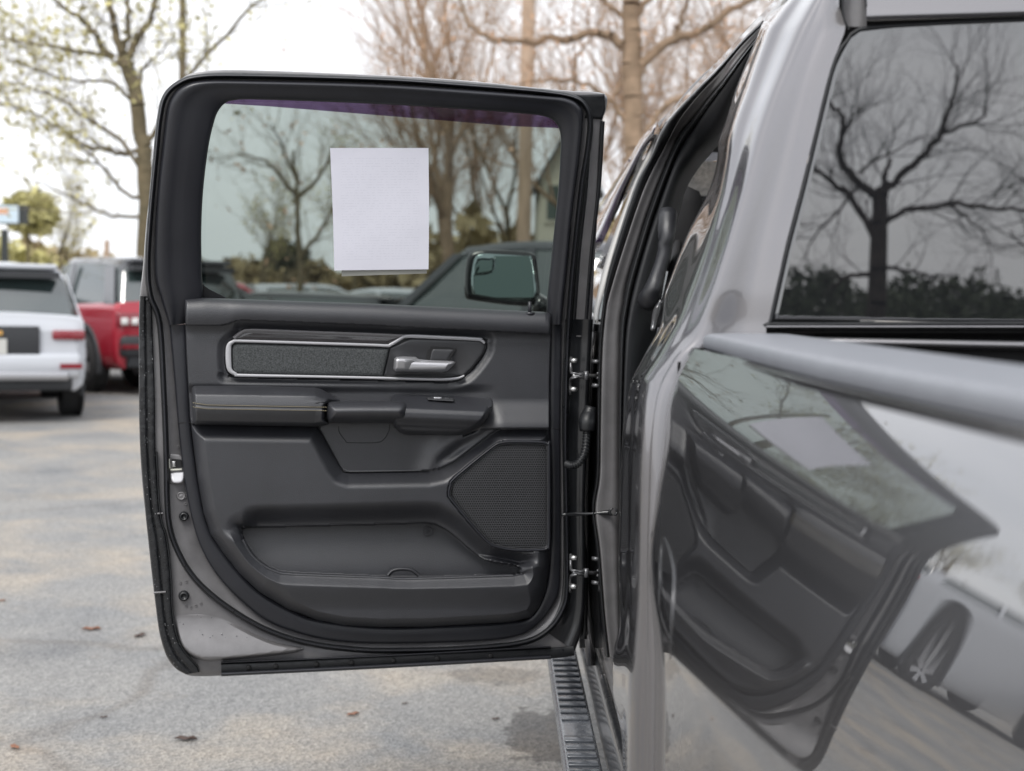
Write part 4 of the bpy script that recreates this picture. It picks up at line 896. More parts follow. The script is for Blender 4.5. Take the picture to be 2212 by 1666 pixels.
def grow(wood, twig, buds, p, d, ln, r, lv, R, prm):
    n = 5 if lv <= 1 else 3; q = p
    for i in range(n):
        d = d + R.normal(0, prm['wig'], 3) + np.array([0, 0, prm['lift'] * .12]); d /= np.linalg.norm(d)
        q2 = q + d * ln / n; r2 = r * (1 - .42 * (i + 1) / n) / (1 - .42 * i / n)
        if lv <= 1: seg(wood, q, q2, r, r2, 8 if lv == 0 else 6)
        else: seg(twig, q, q2, r, r2, 3)
        q, r = q2, r2
        if lv < prm['lv'] and (i >= (2 if lv == 0 else 1) or lv > 0) and i < n - 1:
            for _ in range(prm['side'] if lv > 0 else prm['low']):
                ax = R.normal(0, 1, 3); ax -= d * (ax @ d); ax /= np.linalg.norm(ax)
                e = d * math.cos(prm['ang']) + ax * math.sin(prm['ang']) * R.uniform(.8, 1.2)
                grow(wood, twig, buds, q, e / np.linalg.norm(e), ln * R.uniform(.45, .75), r * .55, lv + 1, R, prm)
        if lv >= prm['lv'] - 1 and prm['bud'] and R.uniform() < prm['bud']:
            c = q + R.normal(0, .06, 3); s = R.uniform(.5, 1.2) * prm['bs']; a = R.normal(0, s, 3); b = R.normal(0, s, 3); k = len(buds[0])
            buds[0].extend([c + a, c + b, c - a, c - b]); buds[1].append((k, k + 1, k + 2, k + 3))
    if lv < prm['lv']:
        for _ in range(prm['fork']):
            ax = R.normal(0, 1, 3); ax -= d * (ax @ d); ax /= np.linalg.norm(ax)
            a = prm['ang'] * R.uniform(.4, .9); e = d * math.cos(a) + ax * math.sin(a)
            grow(wood, twig, buds, q, e / np.linalg.norm(e), ln * R.uniform(.6, .85), r * .8, lv + 1, R, prm)
def tree_proto(seed, h, r, mats, lv=5, ang=.6, wig=.09, lift=1, side=1, low=1, fork=2, bud=.3, bs=.05, lean=(0, 0)):
    R = np.random.default_rng(seed); wood = ([], []); twig = ([], []); buds = ([], [])
    prm = dict(lv=lv, ang=ang, wig=wig, lift=lift, side=side, low=low, fork=fork, bud=bud, bs=bs)
    grow(wood, twig, buds, np.zeros(3), np.array([lean[0], lean[1], 1.]), h * .42, r, 0, R, prm)
    out = []
    for nm, acc, m in (('trunk', wood, mats[0]), ('crown', twig, mats[1]), ('buds', buds, mats[2])):
        if not acc[0]: continue
        me = bpy.data.meshes.new(nm); me.from_pydata([tuple(x) for x in acc[0]], [], acc[1]); me.materials.append(MT[m])
        me.polygons.foreach_set('use_smooth', [nm != 'buds'] * len(me.polygons)); out.append((nm, me))
    return out
def plant_tree(pr, x, y, s, rz, label, group=None, name='bare_tree'):
    t = thing(name, label, 'tree', (x, y, 0), rz, group); t.scale = (s, s, s)
    for nm, me in pr:
        o = link(bpy.data.objects.new(nm, me)); o.parent = t
        if nm == 'buds': o['kind'] = 'stuff'
    return t
def X(u, D): return (u - 1070) / FPX * D
def limb_tree(label, D, limbs, mats, base, seed, mirror=False, prm=None, step=.35, tw=.011, name='bare_tree'):
    """a tree whose main limbs follow given curves; twigs grow from them. mirror = it stands behind the camera"""
    R = np.random.default_rng(seed); wood = ([], []); twig = ([], []); buds = ([], [])
    P0 = dict(lv=4, ang=.75, wig=.16, lift=.8, side=1, low=1, fork=2, bud=.35, bs=.03); P0.update(prm or {})
    by = 3.8 - D if mirror else D; bx = (base - 1070) / FPX * D
    for k, (pts, r0, r1) in enumerate(limbs):
        n = len(pts); W_ = []
        for i, (u, v) in enumerate(pts):
            off = 0 if k == 0 else (R.uniform(-1, 1) if i == n - 1 else 0) * .6
            W_.append(((u - 1070) / FPX * D - bx, off, max(0., EYE + (640 + .02 * (u - 1070) - v) / FPX * D)))
        W_ = cr(np.array(W_), 4)
        W_[1:-1] += R.normal(0, .018, W_[1:-1].shape)
        ra = np.linspace(r0, r1, len(W_)); ln = 0
        for i in range(len(W_) - 1):
            seg(wood, W_[i], W_[i + 1], ra[i], ra[i + 1], 8); ln += np.linalg.norm(W_[i + 1] - W_[i])
            if ra[i] < .12 and ln > step:
                ln = 0; d = W_[i + 1] - W_[i]; d /= np.linalg.norm(d)
                for _ in range(2):
                    ax = R.normal(0, 1, 3); ax -= d * (ax @ d); ax /= np.linalg.norm(ax); e = d * .75 + ax * .75 + np.array([0, 0, .15])
                    grow(wood, twig, buds, W_[i + 1], e / np.linalg.norm(e), R.uniform(.5, 1.1), min(ra[i] * .5, tw), 2, R, P0)
    t = thing(name, label, 'tree', (bx, by, 0))
    for nm, acc, m in (('trunk', wood, mats[0]), ('crown', twig, mats[1]), ('buds', buds, mats[2])):
        if acc[0]:
            o = mesh(nm, acc[0], acc[1], mats[0] if nm == 'trunk' else m, t, smooth=nm != 'buds', world=False)
            if nm != 'trunk': o['kind'] = 'stuff'
    return t
limb_tree('olive barked tree with pale green buds rising left of the open door', 21, [
    ([(318,830),(315,640),(314,439),(312,325),(293,211),(270,140)], .15, .105),
    ([(270,140),(257,107),(244,58),(237,0),(228,-80)], .085, .03), ([(272,145),(293,104),(319,65),(335,20),(350,-60)], .075, .025),
    ([(264,130),(276,80),(274,20),(280,-60)], .05, .02),
    ([(276,155),(234,130),(211,94),(182,58),(130,20),(70,-30)], .075, .02), ([(236,132),(146,114),(65,104),(-20,85)], .04, .015),
    ([(293,200),(309,156),(332,137),(350,100)], .035, .012), ([(312,325),(270,338),(244,332),(182,319),(124,280),(81,254),(-10,225)], .045, .015),
    ([(314,430),(273,423),(228,374),(180,325),(120,285)], .035, .012), ([(313,380),(250,300),(170,250),(90,200),(0,180)], .04, .012),
    ([(300,240),(240,190),(150,180),(40,150)], .035, .012), ([(314,470),(240,470),(180,440),(100,400)], .03, .012), ([(314,330),(350,260),(380,200),(440,137),(537,33),(600,-30)], .05, .018)],
    ('bark_olive', 'twig_grey', 'bud_yellow'), 318, 3, prm=dict(bud=.9, bs=.022))
limb_tree('tan barked bare tree with a long left limb standing right of the open door', 20, [
    ([(1372,900),(1368,600),(1362,400),(1356,257),(1349,110),(1342,0),(1330,-120)], .19, .12),
    ([(1356,200),(1375,140),(1434,93),(1497,80),(1544,42),(1607,8),(1680,-40)], .09, .03), ([(1434,93),(1446,70),(1463,25),(1490,-30)], .05, .02),
    ([(1349,125),(1320,100),(1276,81),(1220,92),(1165,95),(1073,99),(1011,73),(981,22),(960,-40)], .08, .02),
    ([(1360,330),(1400,260),(1450,220),(1530,190),(1600,190)], .06, .02), ([(1358,300),(1310,230),(1240,190),(1160,180),(1080,200)], .05, .015),
    ([(1345,60),(1380,10),(1420,-60)], .06, .03), ([(1346,60),(1290,20),(1240,-40)], .05, .02)],
    ('bark_tan', 'twig_brown', 'bud_orange'), 1372, 5, prm=dict(bud=.4, bs=.018))
limb_tree('small dark forked tree seen through the door window left of the paper', 27, [
    ([(648,760),(645,600),(640,480),(636,400),(630,330)], .075, .03), ([(640,440),(600,380),(560,350),(500,330)], .05, .015), ([(640,430),(690,380),(720,320)], .05, .015),
    ([(638,400),(610,330),(590,280)], .04, .015), ([(645,560),(690,500),(715,430)], .05, .02)], ('bark_olive', 'twig_grey', 'bud_orange'), 648, 8, prm=dict(bud=.1))
tC = tree_proto(21, 13, .20, ('bark_tan', 'twig_brown', 'bud_orange'), lv=5, ang=.55, bud=.12, bs=.025, fork=2)
tB = tree_proto(5, 12, .22, ('bark_tan', 'twig_brown', 'bud_orange'), lv=5, ang=.8, bud=.12, bs=.025, low=1, fork=2, wig=.11)
tD = tree_proto(31, 12, .18, ('bark_olive', 'twig_brown', 'bud_orange'), lv=5, ang=.7, bud=.12, bs=.025, fork=2, low=1)
tA = tree_proto(11, 10.5, .18, ('bark_olive', 'twig_grey', 'bud_yellow'), lv=5, ang=.62, bud=.3, bs=.05, low=1, fork=2)
RB = np.random.default_rng(3)
wood_lab = ['slender bare tree of the brown wood behind the utility pole', 'tall tan bare tree of the wood behind the utility pole', 'spreading olive trunked bare tree of the wood behind the utility pole']
n = 0
for y, u0_, st in ((37, 1010, 260), (45, 960, 190), (54, 880, 170)):
    for u in np.arange(u0_, 2000, st):
        uu = u + RB.uniform(-45, 45); k = n % 3
        plant_tree((tC, tB, tD)[k], X(uu, y), y + RB.uniform(-1.5, 1.5), RB.uniform(.75, 1.1), RB.uniform(0, 6.28), wood_lab[k], ('slender', 'tall tan', 'spreading olive') [k] + ' trees of the wood behind the pole')
        n += 1
for u, y, s_, lb in ((-130, 42, .7, 'distant budding tree at the far left edge of the view'), (120, 50, .55, 'distant budding tree right of the yellow green tree'), (560, 55, .6, 'distant budding tree above the cream gabled house'), (760, 60, .8, 'distant budding tree hidden partly by the paper'), (-420, 36, .8, 'budding tree outside the left edge mirrored in the bed side'), (-800, 36, .9, 'second budding tree further outside the left edge')):
    plant_tree(tA, X(u, y), y, s_, RB.uniform(0, 6), lb)
# brush and hedges: leaf clouds with an uneven outline
def brush(name, x0, x1, y0, y1, h, n, size, mat, label, cat='hedge', seed=1, kind='stuff', lump=3.):
    R = np.random.default_rng(seed); x = R.uniform(x0, x1, n); y = R.uniform(y0, y1, n)
    hh = h * (.65 + .35 * np.sin(x * lump * .37 + 1.3 * np.sin(x * .9)) * np.cos(y * .5) * R.uniform(.6, 1, n)); z = hh * R.uniform(0, 1, n) ** .7
    c = np.stack([x, y, z], 1); a = R.normal(0, size, (n, 3)); b = R.normal(0, size, (n, 3))
    V = np.concatenate([c + a, c + b, c - a, c - b]); F = np.stack([np.arange(n), np.arange(n) + n, np.arange(n) + 2 * n, np.arange(n) + 3 * n], 1)
    o = mesh(name, V, F, mat, None, smooth=False); tag(o, label, cat, kind=kind); return o
brush('brushwood', -34, -9, 55, 62, 3.6, 16000, .16, 'leaf_olive', 'tan leafless brush along the far edge of the lot', seed=2)
brush('undergrowth', -3, 24, 42, 56, 4.6, 24000, .16, 'leaf_olive', 'brown undergrowth below the wood behind the pole', seed=4)
brush('far_hedge', -14, -1.5, 64, 68, 3.4, 7000, .18, 'leaf_olive', 'low olive hedge on the skyline seen through the door window', seed=5)
def bush(name, x, y, z0, r, n, size, mat, label, seed, flat=.8):
    R = np.random.default_rng(seed); C = R.normal(0, 1, (26, 3)); C = C / np.linalg.norm(C, axis=1)[:, None] * R.uniform(.2, .8, (26, 1)) * r
    i = R.integers(0, 26, n); P_ = C[i] + R.normal(0, r * .2, (n, 3)); P_[:, 2] *= flat; P_ += (0, 0, z0)
    a = R.normal(0, size, (n, 3)); b = R.normal(0, size, (n, 3)); V = np.concatenate([P_ + a, P_ + b, P_ - a, P_ - b])
    F = np.stack([np.arange(n), np.arange(n) + n, np.arange(n) + 2 * n, np.arange(n) + 3 * n], 1)
    t = thing(name, label, 'tree', (x, y, 0)); mesh('crown', V, F, mat, t, smooth=False, world=False)
    mesh('trunk', *(lambda acc: (seg(acc, np.zeros(3), np.array([.05, 0, z0]), r * .08, r * .05, 8), acc)[1])(([], [])), 'bark_olive', t, world=False)
bush('leafy_tree', X(62, 44), 44, 3.85, .95, 3000, .085, 'leaf_yellow', 'yellow green leafy tree behind the blue and white sign', 1)
bush('leafy_tree', X(20, 47), 47, 1.9, 1.5, 3000, .085, 'leaf_yellow', 'low yellow green bush left of the sign post', 2)
bush('dark_shrub', X(612, 58), 58, 3.0, .9, 1500, .08, 'leaf_dark', 'dark evergreen shrub beside the white gable end', 3)
# behind the camera: what the rear window mirrors
limb_tree('bare dark tree behind the camera mirrored large in the rear window', 24, [
    ([(1891,900),(1891,693),(1891,547),(1891,433),(1895,410)], .20, .12),
    ([(1890,430),(1841,396),(1804,355),(1800,301),(1800,260),(1777,237),(1755,225)], .085, .02),
    ([(1885,535),(1877,510),(1832,433),(1786,396),(1741,360),(1700,345)], .08, .02), ([(1895,415),(1900,378),(1914,346)], .06, .035),
    ([(1897,415),(1918,396),(1973,346),(2014,292),(2032,237),(2044,182),(2046,146)], .075, .02), ([(2014,292),(2060,278),(2105,255),(2128,228)], .04, .012),
    ([(1893,500),(1900,488),(1946,460),(2037,444),(2128,451),(2212,456),(2330,440)], .065, .02), ([(1890,592),(1832,597),(1800,615),(1770,640)], .05, .015),
    ([(1893,575),(1918,579),(1980,590),(2060,620)], .045, .012), ([(1841,378),(1900,337),(1973,301)], .03, .01), ([(1800,300),(1830,250),(1860,225)], .03, .01), ([(2037,444),(2090,480),(2150,520)], .03, .01), ([(1850,400),(1760,500),(1740,560)], .03, .01)],
    ('bark_dark', 'twig_dark', 'bud_orange'), 1891, 9, mirror=True, prm=dict(bud=0, lv=4, ang=.8), step=.24, tw=.013)
limb_tree('smaller bare tree at the right of the mirrored view', 28, [
    ([(2260,900),(2260,640),(2262,520),(2258,450)], .14, .07), ([(2260,480),(2225,420),(2200,380)], .05, .015), ([(2258,460),(2280,400),(2300,360)], .05, .015), ([(2260,560),(2200,530),(2160,500)], .04, .012)],
    ('bark_dark', 'twig_dark', 'bud_orange'), 2260, 10, mirror=True, prm=dict(bud=0, lv=4), step=.3, tw=.013)
brush('dark_hedge', -10, 40, -56, -42, 3.1, 34000, .085, 'leaf_dark', 'dark hedge behind the camera mirrored in the rear window', seed=9)

# ================================================================== POLE, SIGN, HOUSES
MT['pole'] = principled('weathered_pole_wood', (.42, .31, .23), .85, var=.3, vscale=4, stretch=(4, 4, .3), spec=.15)
t = thing('utility_pole', 'tall weathered wooden utility pole rising behind the open door', 'utility pole', (X(1125, 27), 27, 0))
mesh('shaft', *(lambda a: (seg(a, np.zeros(3), np.array([0., 0, 12]), .155, .12, 14), a)[1])(([], [])), 'pole', t, world=False)
b_ = box('crossarm', (0, 0, 11.2), (2.4, .12, .14), 'pole', t, world=False); 
for x in (-1.0, -.4, .4, 1.0): box('insulator', (x, 0, 11.35), (.08, .08, .16), 'steel', b_, world=False)
t = thing('light_pole', 'slim pale pole standing beyond the red car', 'pole', (X(232, 42), 42, 0))
mesh('shaft', *(lambda a: (seg(a, np.zeros(3), np.array([0., 0, 2.9]), .10, .08, 10), a)[1])(([], [])), 'pole', t, world=False)
t = thing('light_pole', 'slim dark pole rising behind the tree left of the door', 'pole', (X(392, 36), 36, 0))
mesh('shaft', *(lambda a: (seg(a, np.zeros(3), np.array([0., 0, 10.]), .12, .09, 10), a)[1])(([], [])), 'bark_olive', t, world=False)
MT['signblue'] = principled('pale_blue_sign_face', (.58, .70, .78), .4)
MT['signorange'] = principled('orange_sign_emblem', (.75, .42, .26), .4)
MT['darkmetal'] = principled('dark_post_metal', (.03, .035, .035), .5)
t = thing('roadside_sign', 'pale blue sign with an orange emblem on a dark post at the far left', 'sign', (X(14, 38), 38, 0))
box('sign_post', (0, 0, 1.5), (.16, .16, 3.0), 'darkmetal', t, world=False)
box('sign_box', (.0, 0, 3.42), (1.25, .25, .55), 'darkmetal', t, world=False)
f_ = box('sign_face', (-.08, -.135, 3.42), (1.02, .02, .48), 'signblue', t, world=False)
box('sign_emblem', (-.02, -.150, 3.50), (.34, .012, .16), 'signorange', f_, world=False)
MT['siding'] = principled('cream_siding', (.62, .60, .50), .7, var=.1)
MT['sidingd'] = principled('grey_green_siding', (.22, .24, .24), .7)
MT['shingle'] = principled('grey_shingles', (.12, .13, .14), .8, var=.3, vscale=12)
MT['pane'] = principled('house_window_pane', (.10, .13, .12), .1)
def house(label, x, y, w, d, h, rh, wall, rz=0, wins=()):
    t = thing('house', label, 'house', (x, y, 0), rz)
    V = [(-w/2,0,0),(w/2,0,0),(w/2,0,h),(-w/2,0,h),(0,0,h+rh),(-w/2,d,0),(w/2,d,0),(w/2,d,h),(-w/2,d,h),(0,d,h+rh)]
    mesh('wall', V, [(0,1,2,4,3),(5,8,9,7,6),(0,3,8,5),(1,6,7,2)], wall, t, smooth=False, world=False)
    e = .3; V = []
    for yy in (-e, d + e): V += [(-w/2-e, yy, h - e*rh/(w/2)), (0, yy, h+rh+.02), (w/2+e, yy, h - e*rh/(w/2)), (-w/2-e, yy, h - e*rh/(w/2)+.12), (0, yy, h+rh+.16), (w/2+e, yy, h - e*rh/(w/2)+.12)]
    mesh('roof', V, [(0,1,7,6),(1,2,8,7),(3,9,10,4),(4,10,11,5),(0,3,4,1),(1,4,5,2),(6,7,10,9),(7,8,11,10),(0,6,9,3),(2,5,11,8)], 'shingle', t, smooth=False, world=False)
    for wx, wz, ww, wh in wins:
        f = box('window', (wx, -.03, wz), (ww + .2, .1, wh + .2), 'siding', t, world=False); box('pane', (wx, -.09, wz), (ww, .03, wh), 'pane', f, world=False)
house('cream gabled house on the skyline left of the paper', X(592, 62), 62, 2.1, 7, 1.75, 1.25, 'siding', .0, ((0, 1.9, .5, .8),))
house('long grey roofed house right behind the cream gable', X(672, 66), 66, 2.4, 9, 1.5, 1.4, 'sidingd', .1)
house('pale house with shuttered window behind the trees at the right of the door window', X(1215, 40), 40, 1.6, 5, 4.9, 1.4, 'siding', 0, ((-.4, 4.2, .35, 1.0),))

# ================================================================== PARKED VEHICLES
MT['white_car'] = principled('white_car_paint', (.52, .54, .58), .3, coat=1)
MT['red_car'] = principled('red_car_paint', (.38, .012, .03), .3, coat=1, metal=.2)
MT['grey_car'] = principled('dark_grey_car_paint', (.05, .052, .06), .3, coat=1, metal=.3)
MT['black_car'] = principled('black_car_paint', (.015, .016, .02), .3, coat=1)
MT['carglass'] = principled('car_window_glass', (.03, .045, .045), .02, ior=2.3)
MT['tyre'] = principled('tyre_rubber', (.02, .02, .021), .8)
MT['alloy'] = principled('alloy_rim', (.45, .45, .47), .35, metal=.8)
MT['lamp_red'] = principled('red_tail_lamp', (.22, .01, .02), .15, coat=1)
MT['lamp_clear'] = principled('clear_reversing_lamp', (.8, .8, .78), .15, coat=1)
MT['gold'] = principled('gold_emblem', (.75, .45, .14), .35, metal=.6)
MT['cladding'] = principled('black_cladding', (.03, .032, .036), .6)
MT['plate'] = principled('licence_plate', (.55, .55, .52), .5)
def body_grid(prof, hw, inset, tn=7):
    """prof: rows (x, z); loft a shell across the car from side profile, rounding over the edges"""
    pass
def make_car(label, x, y, rz, paint, roofmat, L_=4.7, Wd=1.88, H=1.72, kind='suv', group='cars parked across the lot', detail=True, name='parked_car'):
    t = thing(name, label, 'car' if kind != 'truck' else 'pickup truck', (x, y, 0), rz, group)
    h = Wd / 2; R = L_ / 2
    # lengthwise stations, +x = front
    if kind == 'suv':
        st = [(-R, .55, .95, .90), (-R + .04, .38, 1.08, .96), (-R + .12, .32, 1.13, .99), (-R + .8, .30, 1.12, 1.), (0, .28, 1.08, 1.), (R - 1.25, .28, 1.04, 1.), (R - .5, .3, .98, .97), (R - .12, .34, .90, .90), (R, .42, .75, .82)]
        gh = [(-R + .10, 1.12, .86), (-R + .30, H - .12, .76), (-R + .55, H - .03, .74), (-.2, H, .73), (R - 2.05, H - .06, .73), (R - 1.75, H - .18, .75), (R - 1.05, 1.04, .86)]
    else:
        st = [(-R, .6, 1.15, .95), (-R + .08, .5, 1.22, 1.), (-R + 1.9, .45, 1.22, 1.), (-R + 2.0, .45, 1.25, 1.), (0, .42, 1.22, 1.), (R - 1.4, .42, 1.2, 1.), (R - .5, .45, 1.15, .97), (R - .1, .5, 1.05, .92), (R, .55, .9, .85)]
        gh = [(-R + 2.0, 1.24, .90), (-R + 2.08, H - .10, .80), (-R + 2.3, H - .02, .78), (-R + 3.2, H, .77), (-R + 3.7, H - .05, .77), (-R + 3.95, H - .14, .79), (-R + 4.65, 1.20, .90)]
    rows = []
    for sx, zb, zt, k in cr(np.array(st), 3):
        w = h * k; rows.append([(sx, -w * .86, zb), (sx, -w * .97, zb + .08), (sx, -w * 1.0, zb + (zt - zb) * .45), (sx, -w * .985, zt - .12), (sx, -w * .93, zt - .02), (sx, -w * .6, zt + .01), (sx, 0, zt + .03), (sx, w * .6, zt + .01), (sx, w * .93, zt - .02), (sx, w * .985, zt - .12), (sx, w * 1.0, zb + (zt - zb) * .45), (sx, w * .97, zb + .08), (sx, w * .86, zb)])
    A = np.array(rows); body = gridmesh('body', np.transpose(cr(np.transpose(A, (1, 0, 2)), 2), (1, 0, 2)), paint, t, world=False)
    for end, nm in ((0, 'tail_panel'), (-1, 'nose_panel')):
        c = A[end]; m_ = c.mean(0); mesh(nm, list(c) + [m_], [(i, (i + 1) % 13, 13) for i in range(13)], paint, t, world=False)
    g = cr(np.array(gh), 3); gx = g[:, 0]; base = [1.05 if kind == 'suv' else 1.18] * len(g)
    rows = [[(a, -h * .93, b0 if i not in () else b0), (a, -h * (k + (.93 - k) * .15) , max(b0, z - .06)), (a, -h * k * .93, z), (a, 0, z + .03), (a, h * k * .93, z), (a, h * (k + (.93 - k) * .15), max(b0, z - .06)), (a, h * .93, b0)] for i, ((a, z, k), b0) in enumerate(zip(g, base))]
    gridmesh('window_band', np.array(rows), 'carglass', t, world=False)
    # roof skin and pillars stand just proud of the glass
    sel = [q for q in g if q[1] > H - .13]
    roof = gridmesh('roof', np.array([[(a, -h * (k + .035), z - .07), (a, -h * k * .95, z + .012), (a, 0, z + .05), (a, h * k * .95, z + .012), (a, h * (k + .035), z - .07)] for a, z, k in sel]), roofmat, t, world=False)
    def pillar(ax, az, bx, bz, w):
        for s in (-1, 1):
            kk = .80; V = [(ax, s * h * .945, az), (ax + w, s * h * .945, az), (bx + w, s * h * kk * 1.0, bz), (bx, s * h * kk * 1.0, bz)]
            V += [(p[0], p[1] + s * .015, p[2]) for p in V]
            mesh('pillar', V, [(0,1,2,3),(4,7,6,5),(0,4,5,1),(1,5,6,2),(2,6,7,3),(3,7,4,0)], roofmat if kind == 'suv' else paint, t, smooth=False, world=False)
    if kind == 'suv':
        pillar(-R + .12, 1.06, -R + .42, H - .10, .30); pillar(-.55, 1.06, -.45, H - .06, .09); pillar(R - 1.2, 1.03, R - 1.95, H - .12, .12)
        box('spoiler', (-R + .36, 0, H - .035), (.42, Wd * .70, .06), roofmat, t, world=False, bev=.02)
        box('rear_glass_trim', (-R + .17, 0, H - .12), (.14, Wd * .72, .07), 'cladding', t, world=False)
    else:
        pillar(-R + 2.0, 1.2, -R + 2.08, H - .08, .16); pillar(-R + 3.1, 1.2, -R + 3.1, H - .05, .10); pillar(-R + 4.5, 1.2, -R + 3.85, H - .12, .10)
    # wheels
    wr = .37 if kind == 'suv' else .42
    for sx in (-R + .95, R - .92):
        for s in (-1, 1):
            c = np.array([sx, s * (h - .085), wr]); G = []
            for rr, yy in ((.62, -.11), (.93, -.12), (1, -.08), (1, .08), (.93, .12), (.66, .115)):
                G.append([c + (wr * rr * math.cos(a), s * yy, wr * rr * math.sin(a)) for a in np.linspace(0, 2 * math.pi, 28, endpoint=False)])
            wh = gridmesh('wheel', np.array(G), 'tyre', t, closed_u=True, world=False)
            G = [[c + (wr * rr * math.cos(a), s * yy, wr * rr * math.sin(a)) for a in np.linspace(0, 2 * math.pi, 28, endpoint=False)] for rr, yy in ((.68, .118), (.64, .10), (.60, .03), (.02, .02))]
            gridmesh('rim', np.array(G), 'cladding', wh, closed_u=True, world=False)
            L2 = []
            for k in range(6):
                a = k * math.pi / 3 + .3; e = np.array([math.cos(a), 0, math.sin(a)]); f2 = np.array([-math.sin(a), 0, math.cos(a)]); o_ = np.array([0, s, 0.])
                V = [c + e * wr * .06 + f2 * .035 + o_ * .10, c + e * wr * .06 - f2 * .035 + o_ * .10, c + e * wr * .65 - f2 * .055 + o_ * .112, c + e * wr * .65 + f2 * .055 + o_ * .112]
                V += [v - o_ * .03 for v in V]; L2.append((V, [(0,1,2,3),(0,4,5,1),(1,5,6,2),(2,6,7,3),(3,7,4,0)]))
            mesh('spokes', *joinvf(L2), 'alloy', wh, smooth=False, world=False)
            G = [[c + ((wr + .055) * k_ * math.cos(a), s * .092, (wr + .055) * k_ * math.sin(a)) for a in np.linspace(0, 2 * math.pi, 24, endpoint=False)] for k_ in (1, .02)]
            gridmesh('wheel_well', np.array(G), 'void', t, closed_u=True, world=False)
            # wheel arch
            G = [[c + ((wr + dr) * math.cos(a), s * yy, (wr + dr) * math.sin(a)) for a in np.linspace(-.25, math.pi + .25, 22)] for dr, yy in ((.05, .0), (.05, .085), (.06, .105), (.12, .105), (.13, .06))]
            gridmesh('wheel_arch', np.array(G), 'cladding', t, world=False)
    if detail:
        zl = .92 if kind == 'suv' else 1.0
        if kind == 'suv':
            box('rear_bumper', (-R + .02, 0, .60), (.16, Wd * .93, .26), paint if paint != 'red_car' else 'cladding', t, world=False, bev=.05)
            box('lower_valance', (-R + .05, 0, .42), (.14, Wd * .84, .16), 'cladding', t, world=False, bev=.03)
        else:
            box('rear_bumper', (-R - .05, 0, .62), (.14, Wd * .95, .2), 'cladding', t, world=False, bev=.03)
        for s in (-1, 1):
            tl = box('tail_lamp', (-R + .05, s * h * .80, zl), (.16, Wd * .17, .10 if paint == 'white_car' else .17), 'lamp_red', t, world=False, bev=.02)
            if paint == 'red_car':
                for k in (0, 1): box('reversing_lamp', (-R - .025, s * (h * .80 - (.05 if k else -.08)), zl - .02), (.03, .09, .08), 'lamp_clear', tl, world=False, bev=.01)
            ex = box('rear_reflector', (-R - .06, s * h * .82, .60), (.03, .22, .05), 'lamp_red', t, world=False)
        box('licence_plate', (-R - .04, 0, .80), (.02, .32, .16), 'plate', t, world=False)
        if paint == 'white_car':
            box('bumper_trim', (-R - .03, 0, .50), (.16, Wd * .80, .10), 'alloy', t, world=False, bev=.03)
            box('tailgate_panel', (-R - .015, 0, .86), (.04, Wd * .50, .30), 'cladding', t, world=False, bev=.01)
            e_ = box('emblem', (-R - .045, 0, .94), (.02, .24, .045), 'gold', t, world=False)
            box('emblem_bar', (-R - .05, 0, .94), (.02, .09, .085), 'gold', e_, world=False)
        for s in (-1, 1): box('side_mirror', (R - 1.45, s * (h + .06), 1.12), (.1, .18, .13), paint, t, world=False, bev=.03)
    return t
PI = math.pi
# heading: local +x is the nose; rz = pi/2 points away from the camera
make_car('white crossover with a gold emblem on its black tailgate panel, nearest at the left', -6.05, 15.85, PI / 2 + .40, 'white_car', 'white_car', group=None, L_=4.5, H=1.66, Wd=1.92)
make_car('red two tone crossover with a dark roof beside the white crossover', -5.60, 19.95, 2.25, 'red_car', 'grey_car', L_=4.2, H=1.66, group=None).scale = (1.1, 1.1, 1.1)
make_car('grey saloon roof showing behind the red crossover', X(250, 26), 27, PI / 2 + .4, 'grey_car', 'grey_car', H=1.6, group=None)
make_car('maroon car low on the skyline in the left of the door window', X(470, 31), 32, .1, 'red_car', 'red_car', H=1.62, group=None, detail=False)
make_car('dark grey car below the maroon roof seen through the door window', X(545, 19), 20, 2.9, 'grey_car', 'black_car', H=1.38, group=None, detail=False)
make_car('white car under the lower edge of the paper', X(690, 38), 39, .2, 'white_car', 'white_car', H=1.6, group=None, detail=False)
make_car('dark pickup truck behind the door mirror seen through the window', .80, 13.9, PI - .30, 'grey_car', 'grey_car', L_=5.8, Wd=2.0, H=1.95, kind='truck', group=None, name='parked_truck')
make_car('white hatchback further along behind the wheel of the dark car', X(800, 30), 31, 2.8, 'white_car', 'white_car', H=1.5, group=None, detail=False)
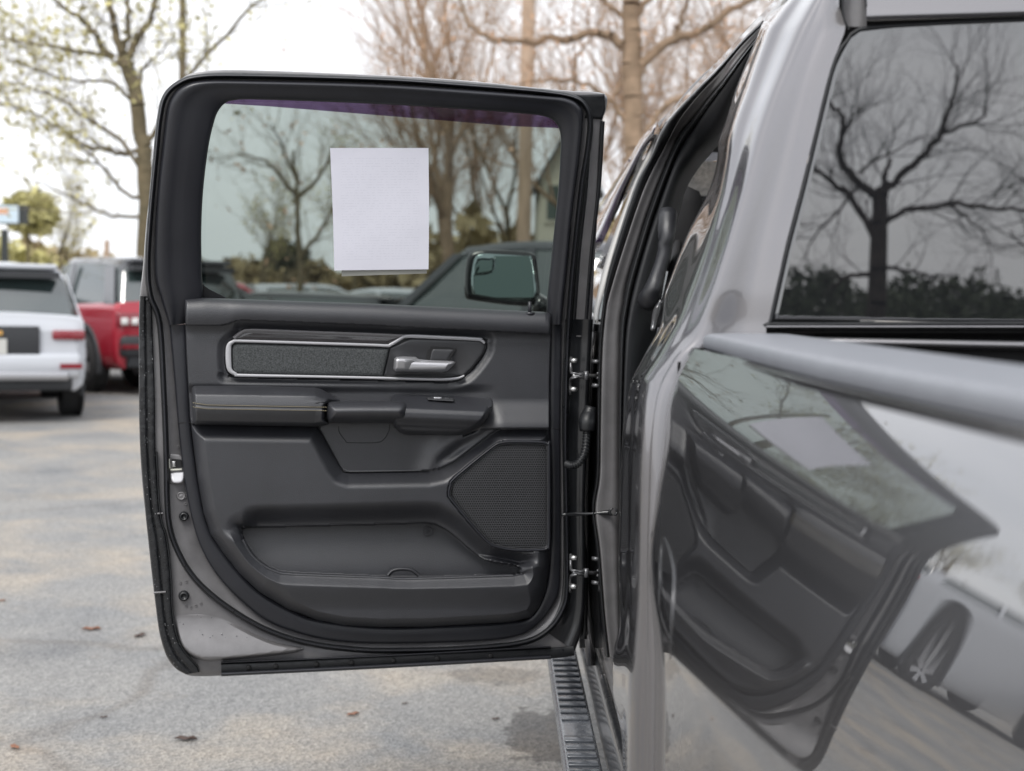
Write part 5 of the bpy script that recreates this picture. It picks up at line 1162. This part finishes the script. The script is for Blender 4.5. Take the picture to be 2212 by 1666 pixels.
# out of frame to the left, mirrored in the bed side
make_car('second white crossover left of the nearest one mirrored in the bed side', -8.0, 19.6, PI / 2 + .1, 'white_car', 'white_car', H=1.72, group=None)
make_car('white crossover parked side on with its black wheel arches mirrored in the bed side', -9.75, 17.9, PI * .93, 'white_car', 'white_car', H=1.7, group=None)
make_car('dark crossover furthest left outside the frame, mirrored in the bed side', -14.6, 18.4, PI / 2, 'grey_car', 'black_car', H=1.7, group=None)

# ================================================================== LEAVES AND LITTER ON THE GROUND
MT['dryleaf'] = principled('dry_leaf', (.26, .12, .07), .7, var=.4, vscale=30)
MT['darkleaf'] = principled('dark_wet_twig', (.08, .05, .04), .7)
def leaf(u, v, s, rz, m, label, lift=.02):
    p = onZ(np.array(float(u)), np.array(float(v)), 0.0)
    pts = [(-1, 0, .1), (-.5, .35, .25), (.1, .45, .1), (.7, .25, .3), (1.1, 0, .05), (.6, -.3, .28), (0, -.4, .12), (-.6, -.28, .3), (0, 0, .02)]
    V = [(a * s * math.cos(rz) - b * s * math.sin(rz), a * s * math.sin(rz) + b * s * math.cos(rz), c * s + .003) for a, b, c in pts]
    o = mesh('fallen_leaf', V, [(i, (i + 1) % 8, 8) for i in range(8)], m, None, solid=.0012); o.location = p
    tag(o, label, 'leaf'); return o
leaf(196, 1362, .040, .2, 'dryleaf', 'orange brown fallen leaf on the asphalt left of the door')
leaf(302, 1376, .034, 1.1, 'darkleaf', 'dull brown leaf right of the orange one')
leaf(762, 1546, .024, .6, 'dryleaf', 'curled brown leaf below the middle of the door')
leaf(874, 1522, .012, .3, 'darkleaf', 'tiny brown leaf right of the curled one')
leaf(400, 1600, .036, .0, 'darkleaf', 'long dark twig like leaf under the door corner')
leaf(32, 1617, .024, 2.4, 'dryleaf', 'reddish leaf at the lower left edge')
leaf(224, 1552, .013, .5, 'darkleaf', 'small dark leaf midway along the bottom left')
leaf(2, 1300, .02, .5, 'dryleaf', 'red leaf at the far left edge of the asphalt')
leaf(1070, 1556, .016, .5, 'darkleaf', 'dark crumb of leaf left of the step board')
